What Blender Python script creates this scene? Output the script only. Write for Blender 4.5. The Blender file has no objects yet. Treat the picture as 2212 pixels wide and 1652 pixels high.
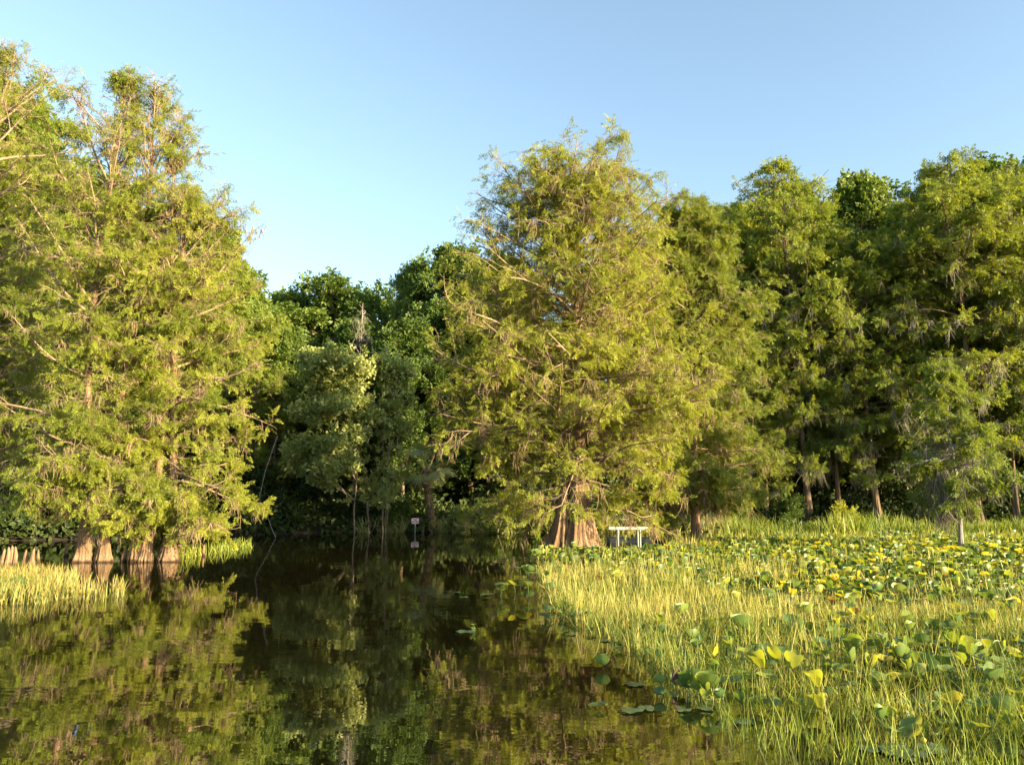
import bpy, math, random
import numpy as np
from mathutils import Vector

SC = bpy.context.scene
COL = SC.collection
PI = math.pi

# ------------------------------------------------------------------ camera
CAM_H = 2.0
FPX = 1600.0                      # focal length in px of a 2212 px wide picture
PITCH = math.atan(246.0 / FPX)
cam_data = bpy.data.cameras.new("camera")
cam_data.sensor_width = 36.0
cam_data.lens = FPX / 2212.0 * 36.0
cam_data.clip_end = 6000.0
cam_data.clip_start = 0.05
cam = bpy.data.objects.new("camera", cam_data)
COL.objects.link(cam)
cam.location = (0, 0, CAM_H)
cam.rotation_euler = (PI / 2 + PITCH, 0, 0)
SC.camera = cam

# ------------------------------------------------------------------ sky and sun
SUN_EL = math.radians(13.5)
SUN_AZ = math.radians(122.0)      # clockwise from +Y: behind the camera, to the right
sun_dir = Vector((math.sin(SUN_AZ) * math.cos(SUN_EL), math.cos(SUN_AZ) * math.cos(SUN_EL), math.sin(SUN_EL)))
world = bpy.data.worlds.new("World")
SC.world = world
world.use_nodes = True
wn = world.node_tree
wn.nodes.clear()
wo = wn.nodes.new("ShaderNodeOutputWorld")
bg = wn.nodes.new("ShaderNodeBackground")
sky = wn.nodes.new("ShaderNodeTexSky")
sky.sky_type = 'NISHITA'
sky.sun_disc = False
sky.sun_elevation = SUN_EL
sky.sun_rotation = SUN_AZ
sky.altitude = 0
sky.air_density = 1.0
sky.dust_density = 0.9
sky.ozone_density = 2.2
bg.inputs["Strength"].default_value = 0.096
hs = wn.nodes.new("ShaderNodeHueSaturation")
hs.inputs["Saturation"].default_value = 0.84
hs.inputs["Hue"].default_value = 0.488
wn.links.new(sky.outputs[0], hs.inputs["Color"])
wn.links.new(hs.outputs[0], bg.inputs[0])
wn.links.new(bg.outputs[0], wo.inputs[0])

sl = bpy.data.lights.new("sun", 'SUN')
sl.energy = 5.0
sl.angle = math.radians(0.6)
sl.color = (1.0, 0.78, 0.46)
so = bpy.data.objects.new("sun", sl)
COL.objects.link(so)
so.rotation_euler = sun_dir.to_track_quat('Z', 'Y').to_euler()

SC.view_settings.view_transform = 'Standard'
SC.view_settings.look = 'None'
SC.view_settings.gamma = 1.0
SC.view_settings.exposure = 2.15
cy = SC.cycles
cy.max_bounces = 6
cy.diffuse_bounces = 3
cy.glossy_bounces = 3
cy.transmission_bounces = 4
cy.transparent_max_bounces = 4
cy.caustics_reflective = False
cy.caustics_refractive = False
cy.sample_clamp_indirect = 4.0
SC.render.filter_size = 1.05
cy.use_denoising = True
cy.denoiser = 'OPENIMAGEDENOISE'

# ------------------------------------------------------------------ picture <-> place
cp, sp_ = math.cos(PITCH), math.sin(PITCH)

def ray(px, py):
    u = (px - 1106.0) / FPX
    v = (826.0 - py) / FPX
    return Vector((u, cp - v * sp_, sp_ + v * cp))

def at(px, py, Y):
    d = ray(px, py)
    t = Y / d.y
    return Vector((d.x * t, Y, CAM_H + d.z * t))

def ground(px, py, z=0.0):
    d = ray(px, py)
    t = (z - CAM_H) / d.z
    return Vector((d.x * t, d.y * t, z))

def project(P):
    P = np.asarray(P, float)
    x, y, z = P[..., 0], P[..., 1], P[..., 2] - CAM_H
    f = y * cp + z * sp_
    up = -y * sp_ + z * cp
    f = np.maximum(f, 1e-3)
    return 1106 + FPX * x / f, 826 - FPX * up / f

# ------------------------------------------------------------------ mesh helpers (quads only)
class G:
    def __init__(s):
        s.V, s.F, s.n = [], [], 0
    def add(s, V, F):
        V = np.asarray(V, float).reshape(-1, 3)
        F = np.asarray(F, int).reshape(-1, 4)
        s.V.append(V); s.F.append(F + s.n); s.n += len(V)
    def mesh(s, name, mat, smooth=False):
        V = np.concatenate(s.V).astype(np.float32)
        F = np.concatenate(s.F).astype(np.int32)
        me = bpy.data.meshes.new(name)
        me.vertices.add(len(V)); me.vertices.foreach_set("co", V.ravel())
        me.loops.add(F.size); me.loops.foreach_set("vertex_index", F.ravel())
        me.polygons.add(len(F))
        me.polygons.foreach_set("loop_start", np.arange(0, F.size, 4, dtype=np.int32))
        me.polygons.foreach_set("loop_total", np.full(len(F), 4, dtype=np.int32))
        me.update(calc_edges=True)
        me.polygons.foreach_set("use_smooth", np.full(len(F), smooth, dtype=bool))
        me.materials.append(mat)
        return me

def obj(name, me, parent=None, loc=None):
    o = bpy.data.objects.new(name, me)
    COL.objects.link(o)
    if parent is not None: o.parent = parent
    if loc is not None: o.location = loc
    return o

def tag(o, label=None, cat=None, group=None, kind=None):
    if label: o["label"] = label
    if cat: o["category"] = cat
    if group: o["group"] = group
    if kind: o["kind"] = kind
    return o

def empty(name, loc=(0, 0, 0), rz=0.0):
    o = bpy.data.objects.new(name, None)
    COL.objects.link(o)
    o.location = loc
    o.rotation_euler = (0, 0, rz)
    o.empty_display_size = 0.3
    return o

def copy_tree(root, loc, rz=0.0, s=(1, 1, 1)):
    r = root.copy(); COL.objects.link(r)
    for k in ("label", "group"):
        if k in r: del r[k]
    r.location = loc; r.rotation_euler = (0, 0, rz); r.scale = s
    for ch in list(root.children):
        c = ch.copy(); COL.objects.link(c); c.parent = r
    return r

def nrm(a):
    return a / np.maximum(np.linalg.norm(a, axis=-1, keepdims=True), 1e-9)

def tubes(g, P, R, sides=4):
    P = np.asarray(P, float); R = np.asarray(R, float)
    N, k, _ = P.shape
    T = nrm(np.gradient(P, axis=1))
    mean = nrm(T.mean(axis=1))
    ref = np.where(np.abs(mean[:, 2:3]) > .8, np.array([[1., 0, 0]]), np.array([[0, 0, 1.]]))[:, None, :]
    A = nrm(np.cross(T, ref)); B = np.cross(T, A)
    th = np.linspace(0, 2 * PI, sides, endpoint=False)
    V = P[:, :, None, :] + R[:, :, None, None] * (A[:, :, None, :] * np.cos(th)[None, None, :, None] + B[:, :, None, :] * np.sin(th)[None, None, :, None])
    idx = np.arange(N * k * sides).reshape(N, k, sides)
    a = idx[:, :-1, :]; b = idx[:, 1:, :]
    F = np.stack([a, np.roll(a, -1, axis=2), np.roll(b, -1, axis=2), b], axis=-1)
    g.add(V, F)

def along(P, t):
    """P (N,k,3), t (N,m) in 0..1 -> points and unit tangents (N,m,3)"""
    N, k, _ = P.shape
    f = np.clip(t, 0, .9999) * (k - 1)
    i = f.astype(int); fr = (f - i)[..., None]
    r = np.arange(N)[:, None]
    a, b = P[r, i], P[r, i + 1]
    return a * (1 - fr) + b * fr, nrm(b - a)

def grow(rng, S, D, L, k, wob, grav):
    """paths from S (N,3) along D with length L; grav adds to z of direction each step (array or scalar)"""
    N = len(S)
    P = np.zeros((N, k, 3)); P[:, 0] = S
    d = nrm(D.copy()); st = (L / (k - 1))[:, None]
    w = rng.normal(0, 1, (N, 3)) * .5
    for j in range(1, k):
        w = w * .5 + rng.normal(0, 1, (N, 3))
        d = d + w * wob
        d[:, 2] += grav
        d = nrm(d)
        P[:, j] = P[:, j - 1] + d * st
    return P

def place(g, tmpl, pos, X, Z, s):
    """tmpl (q,4,3) put at pos with local x = X and local z near Z, scale s"""
    X = nrm(X); Y = nrm(np.cross(Z, X)); Zc = np.cross(X, Y)
    t = tmpl.reshape(-1, 3)
    V = pos[:, None, :] + s[:, None, None] * (t[None, :, 0:1] * X[:, None] + t[None, :, 1:2] * Y[:, None] + t[None, :, 2:3] * Zc[:, None])
    n = len(pos) * len(t)
    g.add(V, np.arange(n).reshape(-1, 4))

def leaflet(base, d, ln, w, bend=0.0, up=(0, 0, 1)):
    base = np.array(base, float); d = nrm(np.array(d, float)); up = np.array(up, float)
    side = nrm(np.cross(up, d))
    m = base + d * ln * .5 + up * bend * ln * .3
    tip = base + d * ln - up * bend * ln * .2
    return [base, m + side * w / 2, tip, m - side * w / 2]

def cypress_spray(seed, n=8, L=.26, ll=.125, w=.036):
    r = random.Random(seed)
    q = []
    for i in range(n):
        t = (i + .3) / n
        s = 1 if i % 2 else -1
        a = math.radians(r.uniform(38, 68))
        z = r.uniform(-.35, .25)
        q.append(leaflet((L * t, 0, -.25 * L * t * t), (math.cos(a), s * math.sin(a), z), ll * r.uniform(.7, 1.15) * (1.1 - .5 * t), w, r.uniform(0, .5)))
    q.append(leaflet((L * .8, 0, -.15 * L), (1, r.uniform(-.3, .3), -.3), ll, w))
    return np.array(q)

def broad_spray(seed, n=6, L=.2, ll=.17, w=.10):
    r = random.Random(seed)
    q = []
    for i in range(n):
        a = r.uniform(-2.4, 2.4); z = r.uniform(-.5, .5)
        b = (r.uniform(0, L), r.uniform(-L, L) * .5, r.uniform(-L, L) * .4)
        up = nrm(np.array([r.uniform(-.6, .6), r.uniform(-.6, .6), 1]))
        q.append(leaflet(b, (math.cos(a), math.sin(a), z), ll * r.uniform(.7, 1.2), w, r.uniform(-.4, .6), up))
    return np.array(q)

CSP = [cypress_spray(i) for i in range(6)]
FSP = [cypress_spray(i + 20, 12, .27, .10, .024) for i in range(8)]
BSP = [broad_spray(i) for i in range(6)]

# ------------------------------------------------------------------ materials
def newmat(name):
    m = bpy.data.materials.new(name); m.use_nodes = True
    nt = m.node_tree; nt.nodes.clear()
    return m, nt, nt.nodes, nt.links

def ramp(N, stops):
    r = N.new("ShaderNodeValToRGB")
    while len(r.color_ramp.elements) < len(stops): r.color_ramp.elements.new(.5)
    for e, (p, c) in zip(r.color_ramp.elements, stops):
        e.position = p; e.color = (*c, 1)
    return r

def leaf_mat(name, stops, trans, tfac=.35, rough=.55, spec=.3, nscale=.6, island=.5, spots=0):
    m, nt, N, L = newmat(name)
    out = N.new("ShaderNodeOutputMaterial")
    geo = N.new("ShaderNodeNewGeometry")
    tc = N.new("ShaderNodeTexCoord")
    no = N.new("ShaderNodeTexNoise"); no.inputs["Scale"].default_value = nscale; no.inputs["Detail"].default_value = 3
    L.new(tc.outputs["Object"], no.inputs["Vector"])
    oi = N.new("ShaderNodeObjectInfo")
    mr = N.new("ShaderNodeMapRange"); mr.inputs[1].default_value = .3; mr.inputs[2].default_value = .7
    L.new(no.outputs[0], mr.inputs[0])
    mx = N.new("ShaderNodeMix"); mx.data_type = 'FLOAT'; mx.inputs[0].default_value = island
    L.new(mr.outputs[0], mx.inputs[2]); L.new(geo.outputs["Random Per Island"], mx.inputs[3])
    mx2 = N.new("ShaderNodeMix"); mx2.data_type = 'FLOAT'; mx2.inputs[0].default_value = .3
    L.new(mx.outputs[0], mx2.inputs[2]); L.new(oi.outputs["Random"], mx2.inputs[3])
    r = ramp(N, stops); L.new(mx2.outputs[0], r.inputs[0])
    b = N.new("ShaderNodeBsdfPrincipled")
    b.inputs["Roughness"].default_value = rough
    b.inputs["Specular IOR Level"].default_value = spec
    if spots:      # brown blotches and insect damage
        ns = N.new("ShaderNodeTexNoise"); ns.inputs["Scale"].default_value = spots; ns.inputs["Detail"].default_value = 4
        L.new(tc.outputs["Object"], ns.inputs["Vector"])
        ms_ = N.new("ShaderNodeMapRange"); ms_.inputs[1].default_value = .60; ms_.inputs[2].default_value = .68
        L.new(ns.outputs[0], ms_.inputs[0])
        mb = N.new("ShaderNodeMix"); mb.data_type = 'RGBA'; L.new(ms_.outputs[0], mb.inputs[0]); L.new(r.outputs[0], mb.inputs[6]); mb.inputs[7].default_value = (.13, .09, .03, 1)
        class _R: outputs = [mb.outputs[2]]
        r = _R
    L.new(r.outputs[0], b.inputs["Base Color"])
    t = N.new("ShaderNodeBsdfTranslucent")
    mul = N.new("ShaderNodeMix"); mul.data_type = 'RGBA'; mul.blend_type = 'MULTIPLY'; mul.inputs[0].default_value = 1
    L.new(r.outputs[0], mul.inputs[6]); mul.inputs[7].default_value = (*trans, 1)
    L.new(mul.outputs[2], t.inputs[0])
    ms = N.new("ShaderNodeMixShader"); ms.inputs[0].default_value = tfac
    L.new(b.outputs[0], ms.inputs[1]); L.new(t.outputs[0], ms.inputs[2])
    L.new(ms.outputs[0], out.inputs[0])
    return m

def bark_mat(name, stops, zs=.6, xs=15.0, bump=.5, stain=False):
    m, nt, N, L = newmat(name)
    out = N.new("ShaderNodeOutputMaterial")
    tc = N.new("ShaderNodeTexCoord"); mp = N.new("ShaderNodeMapping")
    mp.inputs["Scale"].default_value = (xs, xs, zs)
    L.new(tc.outputs["Object"], mp.inputs[0])
    no = N.new("ShaderNodeTexNoise"); no.inputs["Scale"].default_value = 1.5; no.inputs["Detail"].default_value = 6; no.inputs["Roughness"].default_value = .65
    L.new(mp.outputs[0], no.inputs["Vector"])
    n2 = N.new("ShaderNodeTexNoise"); n2.inputs["Scale"].default_value = 1.1; n2.inputs["Detail"].default_value = 4
    L.new(tc.outputs["Object"], n2.inputs["Vector"])
    mx = N.new("ShaderNodeMix"); mx.data_type = 'FLOAT'; mx.inputs[0].default_value = .4
    L.new(no.outputs[0], mx.inputs[2]); L.new(n2.outputs[0], mx.inputs[3])
    r = ramp(N, stops); L.new(mx.outputs[0], r.inputs[0])
    b = N.new("ShaderNodeBsdfPrincipled"); b.inputs["Roughness"].default_value = .9; b.inputs["Specular IOR Level"].default_value = .15
    if stain:      # dark wet band the water level has left on the bark
        sx = N.new("ShaderNodeSeparateXYZ"); L.new(tc.outputs["Object"], sx.inputs[0])
        ad = N.new("ShaderNodeMath"); ad.operation = 'MULTIPLY_ADD'; ad.inputs[1].default_value = .25; L.new(n2.outputs[0], ad.inputs[0]); L.new(sx.outputs[2], ad.inputs[2])
        mr = N.new("ShaderNodeMapRange"); mr.inputs[1].default_value = .17; mr.inputs[2].default_value = .24; mr.inputs[3].default_value = .22; mr.inputs[4].default_value = 1.0
        L.new(ad.outputs[0], mr.inputs[0])
        mm = N.new("ShaderNodeMix"); mm.data_type = 'RGBA'; mm.blend_type = 'MULTIPLY'; mm.inputs[0].default_value = 1
        L.new(r.outputs[0], mm.inputs[6]); L.new(mr.outputs[0], mm.inputs[7]); L.new(mm.outputs[2], b.inputs["Base Color"])
    else:
        L.new(r.outputs[0], b.inputs["Base Color"])
    bp = N.new("ShaderNodeBump"); bp.inputs["Strength"].default_value = bump; bp.inputs["Distance"].default_value = .05
    L.new(no.outputs[0], bp.inputs["Height"]); L.new(bp.outputs[0], b.inputs["Normal"])
    L.new(b.outputs[0], out.inputs[0])
    return m

def plain_mat(name, c1, c2, rough=.8, scale=6, spec=.3):
    m, nt, N, L = newmat(name)
    out = N.new("ShaderNodeOutputMaterial")
    tc = N.new("ShaderNodeTexCoord")
    no = N.new("ShaderNodeTexNoise"); no.inputs["Scale"].default_value = scale; no.inputs["Detail"].default_value = 5
    L.new(tc.outputs["Object"], no.inputs["Vector"])
    r = ramp(N, [(.35, c1), (.65, c2)]); L.new(no.outputs[0], r.inputs[0])
    b = N.new("ShaderNodeBsdfPrincipled"); b.inputs["Roughness"].default_value = rough; b.inputs["Specular IOR Level"].default_value = spec
    L.new(r.outputs[0], b.inputs["Base Color"])
    L.new(b.outputs[0], out.inputs[0])
    return m

M = {}
M['cyp'] = leaf_mat("cypress_leaf", [(.15, (.12, .17, .022)), (.5, (.225, .27, .032)), (.85, (.35, .37, .05))], (1.5, 1.35, .6), .44)
M['cypd'] = leaf_mat("forest_cypress_leaf", [(.15, (.11, .17, .022)), (.5, (.19, .25, .032)), (.85, (.29, .33, .045))], (1.5, 1.3, .6), .4)
M['oak'] = leaf_mat("hardwood_leaf", [(.15, (.045, .09, .02)), (.5, (.10, .155, .028)), (.85, (.19, .24, .04))], (1.4, 1.4, .5), .33, .5, .3)
M['pale'] = leaf_mat("pale_leaf", [(.15, (.18, .24, .06)), (.5, (.32, .37, .11)), (.85, (.50, .50, .21))], (1.3, 1.3, .5), .3, .4, .5)
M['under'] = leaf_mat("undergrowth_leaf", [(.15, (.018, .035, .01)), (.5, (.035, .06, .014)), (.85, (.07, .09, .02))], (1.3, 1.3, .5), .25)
M['palm'] = leaf_mat("palm_leaf", [(.15, (.18, .22, .07)), (.5, (.30, .32, .11)), (.85, (.44, .43, .19))], (1.2, 1.2, .5), .25, .4, .5)
M['grass'] = leaf_mat("marsh_grass_leaf", [(.12, (.07, .13, .025)), (.45, (.17, .24, .035)), (.7, (.30, .33, .05)), (.88, (.46, .38, .10))], (1.2, 1.1, .6), .35, .5, .3, .45, .5)
M['straw'] = leaf_mat("straw_grass_leaf", [(.12, (.24, .27, .05)), (.5, (.43, .39, .11)), (.85, (.58, .45, .19))], (1.2, 1.1, .6), .35, .5, .3, .45, .5)
M['reed'] = leaf_mat("reed_leaf", [(.12, (.12, .16, .035)), (.4, (.26, .26, .06)), (.65, (.42, .29, .10)), (.85, (.50, .29, .11))], (1.2, 1.1, .6), .3, .5, .3, .5, .6)
M['lily'] = leaf_mat("lily_leaf", [(.12, (.035, .08, .032)), (.42, (.07, .135, .038)), (.68, (.15, .21, .04)), (.86, (.30, .32, .05))], (3.0, 2.2, .5), .38, .42, .5, 1.2, .85, 5.0)
M['pad'] = leaf_mat("floating_pad", [(.2, (.05, .09, .05)), (.8, (.10, .15, .07))], (1.2, 1.2, .5), .1, .22, .8, 2, .5)
M['yellow'] = leaf_mat("yellowed_leaf", [(.2, (.34, .34, .03)), (.8, (.52, .46, .05))], (1.3, 1.2, .6), .4, .35, .5, spots=4.0)
M['moss'] = leaf_mat("spanish_moss", [(.15, (.15, .12, .075)), (.5, (.26, .20, .12)), (.85, (.38, .29, .17))], (1.1, 1, .8), .25, .9, .1)
M['gmoss'] = leaf_mat("grey_moss", [(.15, (.17, .165, .12)), (.5, (.27, .26, .20)), (.85, (.38, .36, .29))], (1.1, 1, .8), .3, .9, .1)
M['bark'] = bark_mat("cypress_bark", [(.3, (.05, .032, .02)), (.5, (.20, .13, .075)), (.7, (.38, .27, .17))], bump=1.0, stain=True)
M['limb'] = bark_mat("limb_bark", [(.3, (.12, .085, .055)), (.5, (.26, .19, .12)), (.7, (.42, .33, .22))], bump=.3)
M['barkd'] = bark_mat("forest_bark", [(.3, (.06, .045, .032)), (.5, (.16, .115, .075)), (.7, (.30, .22, .14))])
M['pbark'] = bark_mat("pale_bark", [(.3, (.11, .085, .06)), (.5, (.22, .175, .125)), (.7, (.36, .30, .22))])
M['gbark'] = bark_mat("grey_bark", [(.3, (.10, .09, .08)), (.5, (.24, .22, .20)), (.7, (.42, .39, .35))])
M['mud'] = plain_mat("bank_soil", (.012, .011, .007), (.03, .026, .016), .9, 2.5)
M['dockwood'] = plain_mat("weathered_white_planks", (.32, .31, .29), (.54, .52, .48), .7, 14)
M['white'] = plain_mat("white_board", (.72, .71, .68), (.82, .81, .79), .5, 9)
M['grey'] = plain_mat("weathered_grey", (.20, .20, .20), (.30, .30, .29), .8, 5)
M['post'] = plain_mat("weathered_post", (.28, .25, .2), (.42, .38, .32), .8, 8)
M['red'] = plain_mat("red_paint", (.45, .03, .03), (.55, .04, .04), .5, 8)
M['wither'] = plain_mat("withered_leaf", (.05, .035, .03), (.12, .08, .07), .6, 9)

# water
def water_mat():
    m, nt, N, L = newmat("lake_water")
    out = N.new("ShaderNodeOutputMaterial")
    tc = N.new("ShaderNodeTexCoord")
    b = N.new("ShaderNodeBsdfPrincipled")
    b.inputs["Base Color"].default_value = (.007, .006, .002, 1)
    b.inputs["Roughness"].default_value = .015
    b.inputs["IOR"].default_value = 2.8
    b.inputs["Specular IOR Level"].default_value = 1.0
    def noise(sc, det, sx=1, sy=1):
        mp = N.new("ShaderNodeMapping"); mp.inputs["Scale"].default_value = (sx, sy, 1)
        L.new(tc.outputs["Object"], mp.inputs[0])
        n = N.new("ShaderNodeTexNoise"); n.inputs["Scale"].default_value = sc; n.inputs["Detail"].default_value = det
        L.new(mp.outputs[0], n.inputs["Vector"]); return n
    a = noise(1.3, 2, .8, 1.6); c = noise(6.5, 2, .7, 1.5); big = noise(.25, 1)
    mrr = N.new("ShaderNodeMapRange"); mrr.inputs[1].default_value = .35; mrr.inputs[2].default_value = .65
    mrr.inputs[3].default_value = .35; mrr.inputs[4].default_value = 1.2
    L.new(big.outputs[0], mrr.inputs[0])
    mu = N.new("ShaderNodeMath"); mu.operation = 'MULTIPLY'; mu.inputs[1].default_value = .16
    L.new(c.outputs[0], mu.inputs[0])
    ad = N.new("ShaderNodeMath"); ad.operation = 'ADD'
    L.new(a.outputs[0], ad.inputs[0]); L.new(mu.outputs[0], ad.inputs[1])
    m2 = N.new("ShaderNodeMath"); m2.operation = 'MULTIPLY'
    L.new(ad.outputs[0], m2.inputs[0]); L.new(mrr.outputs[0], m2.inputs[1])
    bp = N.new("ShaderNodeBump"); bp.inputs["Strength"].default_value = 1.0; bp.inputs["Distance"].default_value = .0023
    L.new(m2.outputs[0], bp.inputs["Height"]); L.new(bp.outputs[0], b.inputs["Normal"])
    L.new(b.outputs[0], out.inputs[0])
    return m
M['water'] = water_mat()

# ------------------------------------------------------------------ setting: terrain + water
def shore(x):
    """Y of the bank line as a function of x"""
    xs = np.array([-400, -30, -16, -11, -7, 0, 6, 12, 20, 34, 60, 400])
    ys = np.array([30, 32, 36, 41, 42.0, 41.5, 41.5, 43, 44, 44, 36, 30])
    return np.interp(x, xs, ys)

def build_ground():
    xs = np.concatenate([np.linspace(-3000, -80, 10), np.linspace(-75, 75, 140), np.linspace(80, 3000, 10)])
    ys = np.concatenate([np.linspace(-3000, -20, 8), np.linspace(-15, 22, 8), np.linspace(23, 60, 110), np.linspace(65, 140, 12), np.linspace(180, 3000, 10)])
    X, Y = np.meshgrid(xs, ys)
    d = Y - shore(X)
    rng = np.random.default_rng(3)
    Z = np.where(d < 0, -.9, np.clip(-.9 + d * 1.4, -.9, .32)) + np.where(d > 0, np.clip(d - 1, 0, 60) * .02, 0)
    Z = Z + rng.normal(0, .05, Z.shape)
    V = np.stack([X, Y, Z], -1).reshape(-1, 3)
    n, m = X.shape
    i = np.arange(n * m).reshape(n, m)
    F = np.stack([i[:-1, :-1], i[:-1, 1:], i[1:, 1:], i[1:, :-1]], -1).reshape(-1, 4)
    g = G(); g.add(V, F)
    tag(obj("ground", g.mesh("ground", M['mud'], True)), "dark muddy lake bed rising into the wooded bank", kind="structure")
    g = G(); g.add([(-400, -200, 0), (400, -200, 0), (400, 60, 0), (-400, 60, 0)], [(0, 1, 2, 3)])
    tag(obj("water", g.mesh("water", M['water'])), "dark still lake water mirroring the trees", kind="structure")
build_ground()

# ------------------------------------------------------------------ trees
def trunk_mesh(g, rng, pts, r0, H, flare=2.2, fz=.9, flutes=8, fdepth=.28, taper=.85, sides=80, zb=-.8, rtip=.02, squash=1.0):
    """pts: function t(0..1)->xyz of the axis from z=0 to z=H"""
    tt = np.concatenate([[zb / H], np.linspace(0, 1, 44) ** 1.7])
    ph = rng.uniform(0, 2 * PI, 4)
    th = np.linspace(0, 2 * PI, sides, endpoint=False)
    rows = []
    for t in tt:
        z = t * H; c = np.array(pts(max(t, 0.0))); c[2] = z
        r = (r0 - rtip) * max(0, 1 - t) ** taper + rtip
        zc = max(z, -.15)
        fl = 1 + (flare - 1) * math.exp(-zc / fz)
        fd = fdepth * math.exp(-zc / (fz * 1.5))
        tw = th + .32 * np.sin(2 * th + ph[1]) + .2 * np.sin(3 * th + ph[0])
        w = 1 + fd * (np.cos(flutes * tw + ph[0] + .3 * zc) * .6 + np.cos((flutes * 2 + 1) * tw + ph[1]) * .35 + .4 * np.cos(2 * th + ph[2]) + .25 * np.cos(3 * th + ph[3]))
        w = w + .03 * np.cos(5 * th + ph[3] + z * 2) + (.05 * np.cos(17 * th + ph[3]) + .035 * np.cos(31 * th + ph[0] + z)) * min(1, fl - .6) + rng.normal(0, .012, sides)
        rad = r * fl * w
        rows.append(np.stack([c[0] + rad * np.cos(th), c[1] + rad * np.sin(th) * squash, np.full(sides, z)], -1))
    V = np.array(rows)
    k = len(rows)
    i = np.arange(k * sides).reshape(k, sides)
    a, b = i[:-1], i[1:]
    g.add(V, np.stack([a, np.roll(a, -1, 1), np.roll(b, -1, 1), b], -1))

def moss_clusters(g, rng, pos, nst, Ls, w=.011):
    n = len(pos)
    P0 = np.repeat(pos, nst, axis=0) + rng.normal(0, 1, (n * nst, 3)) * np.array([.10, .10, .03])
    L = np.repeat(Ls, nst) * rng.uniform(.35, 1.0, n * nst)
    D = np.tile(np.array([[0, 0, -1.]]), (n * nst, 1)) + rng.normal(0, .18, (n * nst, 3))
    P = grow(rng, P0, D, L, 5, .24, -.35)
    R = np.array([.7, 1.15, 1, .7, .15])[None, :] * rng.uniform(.5, 1.3, n * nst)[:, None] * w * 1.15
    tubes(g, P, R, 3)

def noise3(P, sc, seed):
    r = np.random.default_rng(seed); v = 0
    for k in range(7):
        d = nrm(r.normal(0, 1, (1, 3)))[0] * sc * (1 + .35 * k); d2 = nrm(r.normal(0, 1, (1, 3)))[0] * sc
        v = v + np.sin(P @ d + r.uniform(0, 6.28) + 1.2 * np.sin(P @ d2 + k))
    return np.clip(.5 + v / 7.0, 0, 1)

def clumped(rng, pos, seed, sc=3.2, lo=.3, hi=.62, floor=.12):
    w = (noise3(pos * np.array([.75, .75, 2.1]), sc, seed) - lo) / (hi - lo)
    return rng.uniform(0, 1, len(pos)) < np.clip(w, floor, 1)

def put_sprays(g, rng, tmpls, pos, tan, s, droop=.25, upbias=1.0):
    n = len(pos)
    X = tan + rng.normal(0, .45, (n, 3)); X[:, 2] -= droop
    Z = rng.normal(0, .55, (n, 3)); Z[:, 2] += upbias
    which = rng.integers(0, len(tmpls), n)
    for k, t in enumerate(tmpls):
        m = which == k
        if m.any(): place(g, t, pos[m], X[m], Z[m], s[m])

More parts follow.
